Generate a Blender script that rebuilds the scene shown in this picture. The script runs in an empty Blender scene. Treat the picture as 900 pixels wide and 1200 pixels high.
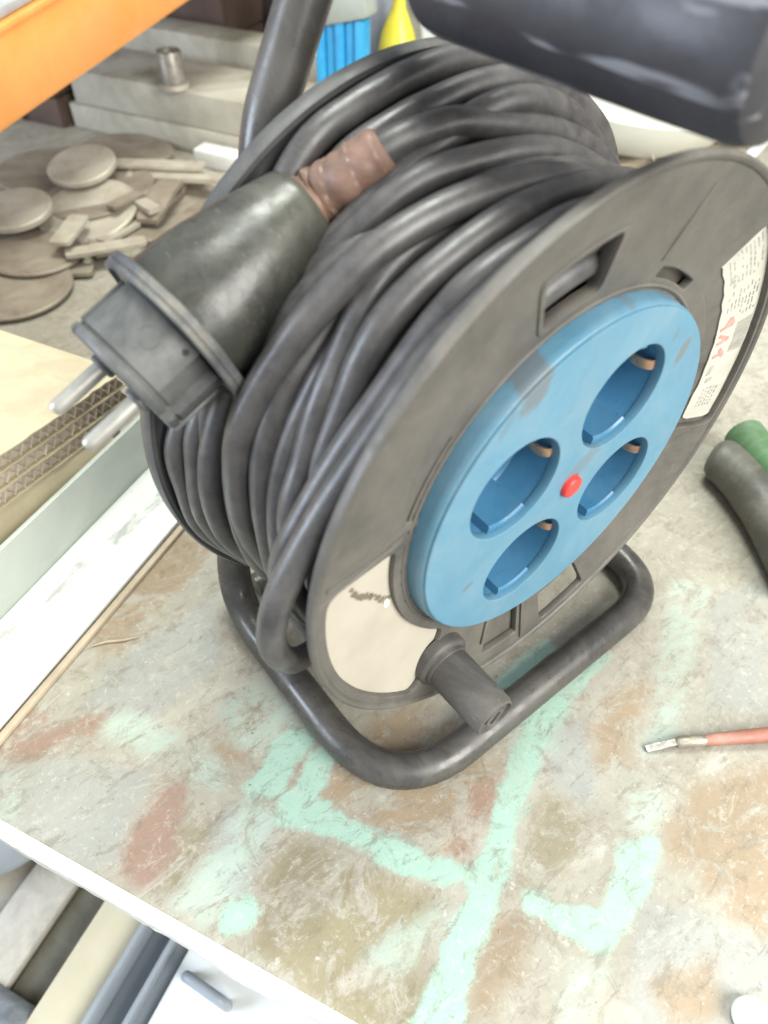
import bpy, math, random
import numpy as np
from mathutils import Vector, Matrix, noise

# ------------------------------------------------------------------ scene, camera, light
# All lengths below are millimetres; S turns them into Blender metres.
S = 0.001
sc = bpy.context.scene
COL = sc.collection
random.seed(7)
rng = np.random.default_rng(7)

cam_data = bpy.data.cameras.new('camera')
cam = bpy.data.objects.new('camera', cam_data)
COL.objects.link(cam)
sc.camera = cam
cam_data.sensor_fit = 'VERTICAL'
cam_data.sensor_height = 36.0
cam_data.lens = 24.4587
cam_data.clip_start = 0.01
cam_data.clip_end = 50
cam.matrix_world = Matrix([[0.620409, -0.594846, 0.511127, 0.090903], [0.784036, 0.454207, -0.423064, -0.158723], [0.0195, 0.663215, 0.748175, 0.304142], [0.0, 0.0, 0.0, 1.0]])
cam_data.dof.use_dof = True
cam_data.dof.focus_distance = 0.285
cam_data.dof.aperture_fstop = 9.0

world = bpy.data.worlds.new('World')
sc.world = world
world.use_nodes = True
bg = world.node_tree.nodes['Background']
bg.inputs[0].default_value = (0.93, 0.97, 1.0, 1)
bg.inputs[1].default_value = 0.44

def area_light(name, loc, target, size, size_y, power, color):
    d = bpy.data.lights.new(name, 'AREA')
    d.shape = 'RECTANGLE'
    d.size = size; d.size_y = size_y
    d.energy = power; d.color = color
    o = bpy.data.objects.new(name, d)
    COL.objects.link(o)
    o.location = Vector(loc) * S
    o.rotation_euler = (Vector(target) - Vector(loc)).to_track_quat('-Z', 'Y').to_euler()
    return o
# the open workshop door on the right, and a cooler window on the left
area_light('door_light', (950, 160, 760), (40, 60, 20), 0.8, 0.8, 17, (1.0, 0.99, 0.93))
area_light('window_light', (-600, -1150, 480), (-40, 0, 120), 0.5, 0.7, 10, (0.74, 0.84, 1.0))
area_light('roof_window', (-330, 260, 1350), (-40, 0, 120), 0.5, 0.5, 12, (0.96, 1.0, 0.92))

sc.view_settings.view_transform = 'Standard'
sc.view_settings.look = 'None'
sc.view_settings.gamma = 1
sc.view_settings.use_curve_mapping = False
sc.view_settings.exposure = 0.74

# ------------------------------------------------------------------ frames of reference
H = 128.992                     # height of the reel's axis above the bench
OR = Vector((-79.97, -219.52, 0.0))            # a point of the bench's front edge
E1 = Vector((0.889722, 0.456502, 0.0))           # along the bench's front edge
E2 = Vector((-0.456502, 0.889722, 0.0))           # from the front edge towards the back
UP = Vector((0, 0, 1))
BENCH_ANGLE = math.atan2(E1.y, E1.x)
def bp(a, b, z=0.0):          # bench coordinates to world
    return OR + E1 * a + E2 * b + UP * z
def rp(r, ang, x):            # polar coordinates round the reel's axis
    t = math.radians(ang)
    return Vector((x, r * math.cos(t), H + r * math.sin(t)))

# ------------------------------------------------------------------ materials
MATS = {}
class NT:
    def __init__(s, name):
        s.m = bpy.data.materials.new(name); s.m.use_nodes = True
        s.t = s.m.node_tree; s.n = s.t.nodes; s.l = s.t.links
        s.b = s.n['Principled BSDF']
        s.co = s.n.new('ShaderNodeTexCoord').outputs['Object']
    def link(s, a, b): s.l.new(a, b)
    def noise(s, scale, detail=6, rough=0.6, dist=0.0, vec=None, lo=None, hi=None):
        n = s.n.new('ShaderNodeTexNoise'); n.inputs['Scale'].default_value = scale
        n.inputs['Detail'].default_value = detail; n.inputs['Roughness'].default_value = rough
        n.inputs['Distortion'].default_value = dist
        s.link(vec if vec is not None else s.co, n.inputs['Vector'])
        return n.outputs['Fac'] if lo is None else s.ramp(n.outputs['Fac'], lo, hi)
    def ramp(s, f, lo, hi, a=0.0, b=1.0):
        n = s.n.new('ShaderNodeMapRange'); n.interpolation_type = 'SMOOTHSTEP'
        for k, v in zip((1, 2, 3, 4), (lo, hi, a, b)): n.inputs[k].default_value = v
        s.link(f, n.inputs[0]); return n.outputs[0]
    def mix(s, f, a, b):
        n = s.n.new('ShaderNodeMix'); n.data_type = 'RGBA'
        for i, v in ((0, f), (6, a), (7, b)):
            if isinstance(v, (int, float)): n.inputs[i].default_value = v
            elif isinstance(v, tuple): n.inputs[i].default_value = (*v, 1)
            else: s.link(v, n.inputs[i])
        return n.outputs[2]
    def math(s, op, a, b=0.0):
        n = s.n.new('ShaderNodeMath'); n.operation = op
        for i, v in ((0, a), (1, b)):
            if isinstance(v, (int, float)): n.inputs[i].default_value = v
            else: s.link(v, n.inputs[i])
        return n.outputs[0]
    def stretch(s, sx, sy, sz, rot=(0, 0, 0)):
        n = s.n.new('ShaderNodeMapping'); n.inputs['Scale'].default_value = (sx, sy, sz)
        n.inputs['Rotation'].default_value = rot
        s.link(s.co, n.inputs['Vector']); return n.outputs[0]
    def up(s, lo, hi):
        g = s.n.new('ShaderNodeNewGeometry'); x = s.n.new('ShaderNodeSeparateXYZ')
        s.link(g.outputs['Normal'], x.inputs[0]); return s.ramp(x.outputs[2], lo, hi)
    def bump(s, h, strength=0.3, dist=0.0005):
        n = s.n.new('ShaderNodeBump'); n.inputs['Strength'].default_value = strength
        n.inputs['Distance'].default_value = dist
        s.link(h, n.inputs['Height']); s.link(n.outputs[0], s.b.inputs['Normal'])
    def set(s, k, v):
        if isinstance(v, (int, float)): s.b.inputs[k].default_value = v
        elif isinstance(v, tuple): s.b.inputs[k].default_value = (*v, 1)
        else: s.link(v, s.b.inputs[k])

def mat(name, c1, c2=None, rough=0.5, dust=None, dust_amt=0.5, scale=60, bump=0.15, bscale=400,
        metallic=0.0, sst=(1, 9, 1, 260), scratch=0.0, scratch_col=(0.4, 0.4, 0.38), spec=0.5, stretch=None, sthr=0.66, rvar=1.0):
    if name in MATS: return MATS[name]
    t = NT(name)
    vec = t.stretch(*stretch) if stretch else None
    c2 = c2 or tuple(x * 0.75 for x in c1)
    col = t.mix(t.noise(scale, 6, 0.65, 0.4, vec, 0.35, 0.68), c1, c2)
    r = t.noise(scale * 2.2, 4, 0.6, 0, vec, 0.3, 0.7)
    rg = t.ramp(r, 0, 1, rough - 0.09 * rvar, rough + 0.12 * rvar)
    if dust:
        d = t.math('MULTIPLY', t.noise(scale * 0.6, 8, 0.75, 0.6, vec, 0.36, 0.7), dust_amt)
        d = t.math('MULTIPLY', d, t.ramp(t.up(-0.6, 0.95), 0, 1, 0.35, 1.0))
        col = t.mix(d, col, dust)
        rg = t.math('ADD', rg, t.math('MULTIPLY', d, 0.35))
    if scratch:
        sv = t.stretch(*sst[:3], (0.5, 0.3, 0.7) if sst[3] == 260 else (0, 0, 0))
        sf = t.math('MULTIPLY', t.noise(sst[3], 3, 0.5, 0.2, sv, sthr, sthr + 0.06), scratch)
        col = t.mix(sf, col, scratch_col)
    t.set('Base Color', col); t.set('Roughness', rg); t.set('Metallic', metallic)
    t.set('Specular IOR Level', spec)
    if bump: t.bump(t.noise(bscale, 5, 0.65, 0, vec), bump)
    MATS[name] = t.m
    return t.m

DUST = (0.34, 0.31, 0.26)  # dust; on black parts the tint also paints in lens veil
M_flange = mat('dusty_black_plastic', (0.108, 0.099, 0.086), (0.07, 0.066, 0.06), 0.5, DUST, 0.26, 30, 0.12, 700, scratch=0.25, scratch_col=(0.27, 0.25, 0.22))
M_flange_back = mat('back_flange_plastic', (0.07, 0.072, 0.074), (0.05, 0.052, 0.054), 0.45, DUST, 0.22, 30, 0.1, 700, scratch=0.2, scratch_col=(0.2, 0.2, 0.2))
M_cable = mat('black_rubber_cable', (0.069, 0.065, 0.064), (0.042, 0.040, 0.041), 0.36, (0.30, 0.275, 0.25), 0.16, 110, 0.12, 900, scratch=0.25, scratch_col=(0.2, 0.19, 0.18), spec=0.6, rvar=0.35)
M_frame = mat('black_enamel_tube', (0.047, 0.043, 0.04), (0.032, 0.030, 0.029), 0.31, DUST, 0.2, 40, 0.04, 500, scratch=0.1, spec=0.6)
M_grip = mat('black_handle_grip', (0.042, 0.04, 0.046), (0.028, 0.027, 0.032), 0.5, (0.3, 0.3, 0.32), 0.12, 24, 0.2, 300, scratch=0.7, scratch_col=(0.3, 0.3, 0.32), sst=(0.16, 1, 1, 110), sthr=0.59)
M_plug = mat('black_plug_rubber', (0.038, 0.038, 0.033), (0.024, 0.024, 0.022), 0.33, (0.22, 0.215, 0.155), 0.22, 45, 0.25, 260, scratch=0.25)
M_plugface = mat('grey_plug_plastic', (0.085, 0.088, 0.085), (0.06, 0.063, 0.062), 0.45, (0.33, 0.32, 0.3), 0.25, 60, 0.12, 600)
M_collar = mat('grey_plug_collar', (0.075, 0.08, 0.093), (0.045, 0.048, 0.057), 0.5, (0.36, 0.32, 0.21), 0.4, 90, 0.4, 500)
M_steel = mat('worn_nickel_pin', (0.42, 0.41, 0.37), (0.33, 0.32, 0.28), 0.4, None, 0, 60, 0.03, 900, metallic=0.5)
M_brass = mat('brass_clip', (0.62, 0.38, 0.25), (0.42, 0.26, 0.18), 0.4, None, 0, 200, 0.05, 900, metallic=0.7)
M_red = mat('red_button', (0.80, 0.055, 0.045), (0.66, 0.05, 0.04), 0.4, None, 0, 200, 0.05, 800)
M_dark = mat('dark_inside', (0.03, 0.028, 0.026), (0.02, 0.019, 0.018), 0.7, DUST, 0.15)
M_label = mat('aged_cream_label', (0.44, 0.40, 0.33), (0.39, 0.35, 0.285), 0.6, (0.45, 0.4, 0.32), 0.12, 26, 0.08, 300)
M_label2 = mat('aged_white_label', (0.50, 0.48, 0.42), (0.43, 0.41, 0.355), 0.55, (0.45, 0.42, 0.35), 0.2, 40, 0.08, 300)
M_print = mat('faded_grey_print', (0.30, 0.29, 0.26), (0.40, 0.38, 0.34), 0.6, None, 0, 300, 0)
M_printred = mat('faded_red_print', (0.62, 0.22, 0.18), (0.66, 0.34, 0.29), 0.6, None, 0, 300, 0)
M_tape = mat('brown_tape', (0.22, 0.128, 0.092), (0.13, 0.078, 0.056), 0.5, (0.4, 0.3, 0.26), 0.1, 90, 0.45, 240)

def blue_material():
    t = NT('blue_socket_plastic')
    col = t.mix(t.noise(28, 5, 0.6, 0.3, None, 0.3, 0.7), (0.105, 0.25, 0.355), (0.085, 0.22, 0.32))
    haze = t.math('MULTIPLY', t.noise(16, 8, 0.75, 0.8, None, 0.42, 0.72), 0.32)
    col = t.mix(haze, col, (0.30, 0.36, 0.37))
    sep = t.n.new('ShaderNodeSeparateXYZ'); t.link(t.co, sep.inputs[0])
    wob = t.math('MULTIPLY', t.math('SUBTRACT', t.noise(190, 4, 0.7), 0.5), 1.5)
    total = None
    # grey scuffs at their own places on the plate: y, z from the axis, half length, half width, angle, strength
    for y, z, a, b, ang, k in [(-31.0, 58.4, 10.0, 5.1, 70, 0.95), (44.7, 37.0, 5.2, 2.9, 75, 0.95), (-41.4, 49.3, 5.0, 1.3, 60, 0.48999999999999994), (35.6, 47.5, 3.1, 1.3, 80, 0.7), (-24.2, 70.9, 6.2, 1.3, 40, 0.42), (3.7, 7.7, 11.2, 4.0, 35, 0.48999999999999994), (11.3, 69.2, 6.2, 1.9, 20, 0.5599999999999999), (-34.4, 54.7, 3.8, 1.6, 60, 0.5599999999999999), (-67.5, 32.1, 7.5, 1.6, 75, 0.48999999999999994), (-45.7, -22.2, 2.5, 1.4, 30, 0.84)]:
        dy = t.math('SUBTRACT', sep.outputs[1], y * S); dz = t.math('SUBTRACT', sep.outputs[2], (H + z) * S)
        ca, sa = math.cos(math.radians(ang)), math.sin(math.radians(ang))
        u = t.math('MULTIPLY', t.math('ADD', t.math('MULTIPLY', dy, ca), t.math('MULTIPLY', dz, sa)), 1 / (a * S))
        v = t.math('MULTIPLY', t.math('SUBTRACT', t.math('MULTIPLY', dz, ca), t.math('MULTIPLY', dy, sa)), 1 / (b * S))
        d = t.math('SQRT', t.math('ADD', t.math('MULTIPLY', u, u), t.math('MULTIPLY', v, v)))
        f = t.math('MULTIPLY', t.ramp(t.math('ADD', d, wob), 1.15, 0.75), k)
        total = f if total is None else t.math('MAXIMUM', total, f)
    speck = t.math('MULTIPLY', t.noise(430, 3, 0.55, 0, None, 0.69, 0.74), 0.6)
    total = t.math('MAXIMUM', total, speck)
    col = t.mix(total, col, (0.13, 0.165, 0.185))
    t.set('Base Color', col)
    t.set('Roughness', t.noise(40, 5, 0.6, 0, None, 0.2, 0.8))
    r = t.ramp(t.noise(45, 5, 0.6), 0.3, 0.7, 0.36, 0.5); t.set('Roughness', r)
    t.bump(t.noise(500, 4, 0.6), 0.08)
    return t.m
M_blue = blue_material()
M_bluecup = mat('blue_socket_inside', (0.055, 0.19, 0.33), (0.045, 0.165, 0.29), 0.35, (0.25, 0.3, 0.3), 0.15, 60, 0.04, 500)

# ------------------------------------------------------------------ mesh helpers
def thing(name, label, cat, loc, group=None):
    o = bpy.data.objects.new(name, None); COL.objects.link(o)
    o.empty_display_size = 0.02
    o.location = Vector(loc) * S
    o['label'] = label; o['category'] = cat
    if group: o['group'] = group
    return o
def world_loc(o):
    v = Vector((0, 0, 0))
    while o: v += o.location; o = o.parent
    return v
def mk(name, V, F, m, parent=None, smooth=True, origin=None):
    """One mesh object from millimetre world coordinates. A part's mesh is stored relative to its thing."""
    me = bpy.data.meshes.new(name)
    base = world_loc(parent) / S if parent else (Vector(origin) if origin else Vector((0, 0, 0)))
    V = np.asarray([tuple(v) for v in V], float)
    me.from_pydata(((V - np.array(base)) * S).tolist(), [], [tuple(int(i) for i in f) for f in F])
    me.materials.append(m)
    if smooth:
        me.polygons.foreach_set('use_smooth', [True] * len(me.polygons))
        me.set_sharp_from_angle(angle=math.radians(38))
    me.update()
    o = bpy.data.objects.new(name, me); COL.objects.link(o)
    if parent: o.parent = parent
    else: o.location = base * S
    return o
def tag(o, label, cat, group=None):
    o['label'] = label; o['category'] = cat
    if group: o['group'] = group
    return o
class B:
    """collects several shapes into one mesh"""
    def __init__(s): s.V = []; s.F = []
    def add(s, VF):
        V, F = VF; k = len(s.V)
        s.V += [tuple(v) for v in V]; s.F += [tuple(i + k for i in f) for f in F]; return s
    def mk(s, name, m, parent=None, smooth=True, origin=None): return mk(name, s.V, s.F, m, parent, smooth, origin)

def catmull(P, n=8, closed=False):
    P = [np.array(p, float) for p in P]; out = []; N = len(P)
    for i in range(N if closed else N - 1):
        p0 = P[i - 1] if (i or closed) else P[0] * 2 - P[1]
        p1 = P[i]; p2 = P[(i + 1) % N]
        p3 = P[(i + 2) % N] if (closed or i + 2 < N) else P[-1] * 2 - P[-2]
        for k in range(n):
            t = k / n
            out.append(0.5 * (2 * p1 + (p2 - p0) * t + (2 * p0 - 5 * p1 + 4 * p2 - p3) * t * t + (3 * p1 - p0 - 3 * p2 + p3) * t ** 3))
    if not closed: out.append(P[-1])
    return out
def fillet(P, R, n=8):
    P = [Vector(p) for p in P]; out = [P[0]]
    for i in range(1, len(P) - 1):
        a = (P[i - 1] - P[i]); b = (P[i + 1] - P[i]); r = R[i - 1]
        ang = a.angle(b); d = min(r / math.tan(ang / 2), a.length * 0.49, b.length * 0.49)
        p = P[i] + a.normalized() * d; q = P[i] + b.normalized() * d
        for k in range(n + 1):
            t = k / n
            out.append(p * (1 - t) ** 2 + P[i] * 2 * t * (1 - t) + q * t * t)
    out.append(P[-1]); return out
def tube(P, r, n=14, closed=False, cap=True, wob=0.0):
    P = [Vector(p) for p in P]; N = len(P); V = []; F = []
    T = [((P[(i + 1) % N] if (closed or i < N - 1) else P[i]) - (P[i - 1] if (closed or i) else P[i])).normalized() for i in range(N)]
    u = T[0].orthogonal().normalized()
    for i in range(N):
        u = (u - T[i] * u.dot(T[i])).normalized(); w = T[i].cross(u)
        ri = r[i] if hasattr(r, '__len__') else r
        for k in range(n):
            a = 2 * math.pi * k / n
            d = u * math.cos(a) + w * math.sin(a)
            rr = ri * (1 + wob * noise.noise(P[i] * 0.11 + d * 0.7)) if wob else ri
            V.append(P[i] + d * rr)
    tw = 0
    if closed:   # match the last ring to the first
        d0 = (V[0] - P[0]).normalized(); u2 = (u - T[0] * u.dot(T[0])).normalized(); w2 = T[0].cross(u2)
        tw = round(math.atan2(d0.dot(w2), d0.dot(u2)) / (2 * math.pi) * n)
    for i in range(N if closed else N - 1):
        for k in range(n):
            a = i * n + k; b = i * n + (k + 1) % n
            if i == N - 1: c = (k + 1 - tw) % n; d = (k - tw) % n
            else: c = (i + 1) * n + (k + 1) % n; d = (i + 1) * n + k
            F.append((a, b, c, d))
    if cap and not closed:
        F.append(tuple(range(n - 1, -1, -1))); F.append(tuple((N - 1) * n + k for k in range(n)))
    return V, F
def lathe(prof, n=96, center=(0, 0), axis='X', a0=0, a1=360, closed_prof=False):
    """profile of (along axis, radius); axis X runs through the reel's hub, axis Z through centre (x, y)"""
    full = abs(a1 - a0 - 360) < 1e-6; V = []; F = []; m = len(prof); k = n if full else n + 1
    for i in range(k):
        t = math.radians(a0 + (a1 - a0) * i / n)
        for s_, r in prof:
            if axis == 'X': V.append((s_, center[0] + r * math.cos(t), center[1] + r * math.sin(t)))
            else: V.append((center[0] + r * math.cos(t), center[1] + r * math.sin(t), s_))
    for i in range(n):
        j = (i + 1) % k
        for q in range(m if closed_prof else m - 1):
            q2 = (q + 1) % m
            F.append((i * m + q, i * m + q2, j * m + q2, j * m + q) if axis == 'Z' else (i * m + q, i * m + q2, j * m + q2, j * m + q))
    if not full and closed_prof:
        F.append(tuple(range(m))); F.append(tuple(n * m + q for q in range(m - 1, -1, -1)))
    return V, F
def frame_box(c, u, v, w, hu, hv, hw, bev=1.0):
    """a box with rounded edges, half sizes hu hv hw along the unit vectors u v w"""
    import bmesh
    bm = bmesh.new(); bmesh.ops.create_cube(bm, size=2)
    for q in bm.verts: q.co = Vector((q.co.x * hu, q.co.y * hv, q.co.z * hw))
    if bev: bmesh.ops.bevel(bm, geom=bm.edges[:], offset=bev, segments=2, profile=0.5, affect='EDGES')
    c = Vector(c); V = [c + u * q.co.x + v * q.co.y + w * q.co.z for q in bm.verts]
    bm.verts.index_update(); F = [tuple(q.index for q in f.verts) for f in bm.faces]; bm.free()
    return V, F
def bench_box(a0, a1, b0, b1, z0, z1, bev=1.0, tilt=0.0):
    return frame_box(bp((a0 + a1) / 2, (b0 + b1) / 2, (z0 + z1) / 2), E1, E2, UP, (a1 - a0) / 2, (b1 - b0) / 2, (z1 - z0) / 2, bev)
def plate2d(outline, holes, x0, x1, bevel=0.4, fr=None):
    """a flat plate with holes: outline and holes in (y, z) about the reel's axis, thickness from x0 to x1"""
    cu = bpy.data.curves.new('tmp', 'CURVE'); cu.dimensions = '2D'; cu.fill_mode = 'BOTH'
    cu.extrude = (x1 - x0) / 2 - bevel; cu.bevel_depth = bevel; cu.bevel_resolution = 1
    for L in [outline] + holes:
        sp = cu.splines.new('POLY'); sp.points.add(len(L) - 1); sp.use_cyclic_u = True
        for i, (y, z) in enumerate(L): sp.points[i].co = (y, z, 0, 1)
    o = bpy.data.objects.new('tmp', cu); COL.objects.link(o)
    me = o.to_mesh(); mid = (x0 + x1) / 2
    if fr is None: V = [(q.co.z + mid, q.co.x, q.co.y + H) for q in me.vertices]
    else:
        c, u, v, w = fr; V = [c + u * q.co.x + v * q.co.y + w * (q.co.z + mid) for q in me.vertices]
    F = [tuple(f.vertices) for f in me.polygons]
    o.to_mesh_clear(); bpy.data.objects.remove(o); bpy.data.curves.remove(cu)
    return V, F
def xw(r):           # the flange is slightly dished: how far forward its face lies at radius r
    return -7.0 + min(max(r - 69, 0), 35) / 35 * 6.5
def dished(VF, cuts=True):
    V, F = VF
    import bmesh
    bm = bmesh.new(); vs = [bm.verts.new(v) for v in V]
    for f in F:
        try: bm.faces.new([vs[i] for i in f])
        except ValueError: pass
    if cuts:
        for k in range(36):
            t = math.radians(k * 5 + 1.3)
            bmesh.ops.bisect_plane(bm, geom=bm.verts[:] + bm.edges[:] + bm.faces[:], dist=1e-5, plane_co=(0, 0, H), plane_no=(0, -math.sin(t), math.cos(t)))
    bm.verts.index_update()
    V2 = [(v.co.x + xw(math.hypot(v.co.y, v.co.z - H)), v.co.y, v.co.z) for v in bm.verts]
    F2 = [tuple(v.index for v in f.verts) for f in bm.faces]; bm.free()
    return V2, F2
def circ(r, n=128, c=(0, 0)): return [(c[0] + r * math.cos(2 * math.pi * i / n), c[1] + r * math.sin(2 * math.pi * i / n)) for i in range(n)]
def sector(r0, r1, t0, t1, rad=3.0, n=20):
    """a window between two radii and two angles with rounded corners"""
    pts = []
    L = [(r1, t0 + (t1 - t0) * i / n) for i in range(n + 1)] + [(r0, t1 - (t1 - t0) * i / n) for i in range(n + 1)]
    P = [np.array((r * math.cos(math.radians(t)), r * math.sin(math.radians(t)))) for r, t in L]
    corners = {0, n, n + 1, 2 * n + 1}
    return round_poly(P, corners, rad)
def round_poly(P, corners, rad):
    out = []; N = len(P)
    P = [np.array(p, float) for p in P]
    skip = set()
    for c in corners:
        for d in (-1, 1):
            j = (c + d) % N
            while np.linalg.norm(P[j] - P[c]) < rad * 0.95 and j not in corners and len(skip) < N: skip.add(j); j = (j + d) % N
    for i in range(N):
        if i in corners:
            a = P[i - 1] - P[i]; b = P[(i + 1) % N] - P[i]
            ja = i - 1
            while (ja % N) in skip: ja -= 1
            jb = i + 1
            while (jb % N) in skip: jb += 1
            a = P[ja % N] - P[i]; b = P[jb % N] - P[i]
            ra = min(rad, np.linalg.norm(a) * 0.48); rb = min(rad, np.linalg.norm(b) * 0.48)
            p = P[i] + a / np.linalg.norm(a) * ra; q = P[i] + b / np.linalg.norm(b) * rb
            for k in range(6):
                t = k / 5; out.append(tuple(p * (1 - t) ** 2 + P[i] * 2 * t * (1 - t) + q * t * t))
        elif i not in skip: out.append(tuple(P[i]))
    return out

# ------------------------------------------------------------------ the room: floor, wall
def structure(o): o['kind'] = 'structure'; return o
M_floor = mat('concrete_floor', (0.33, 0.31, 0.28), (0.24, 0.22, 0.2), 0.8, DUST, 0.4, 6, 0.3, 60)
M_wall = mat('brown_shed_wall', (0.085, 0.062, 0.052), (0.05, 0.038, 0.034), 0.8, None, 0, 5, 0.3, 60)
structure(mk('floor', [bp(-4000, -2500, -870), bp(3500, -2500, -870), bp(3500, 3000, -870), bp(-4000, 3000, -870)], [(0, 1, 2, 3)], M_floor, smooth=False))
bx = B(); bx.add(bench_box(-3000, 3000, 1420, 1500, -870, 900, 0))
structure(bx.mk('wall', M_wall, smooth=False))

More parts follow.
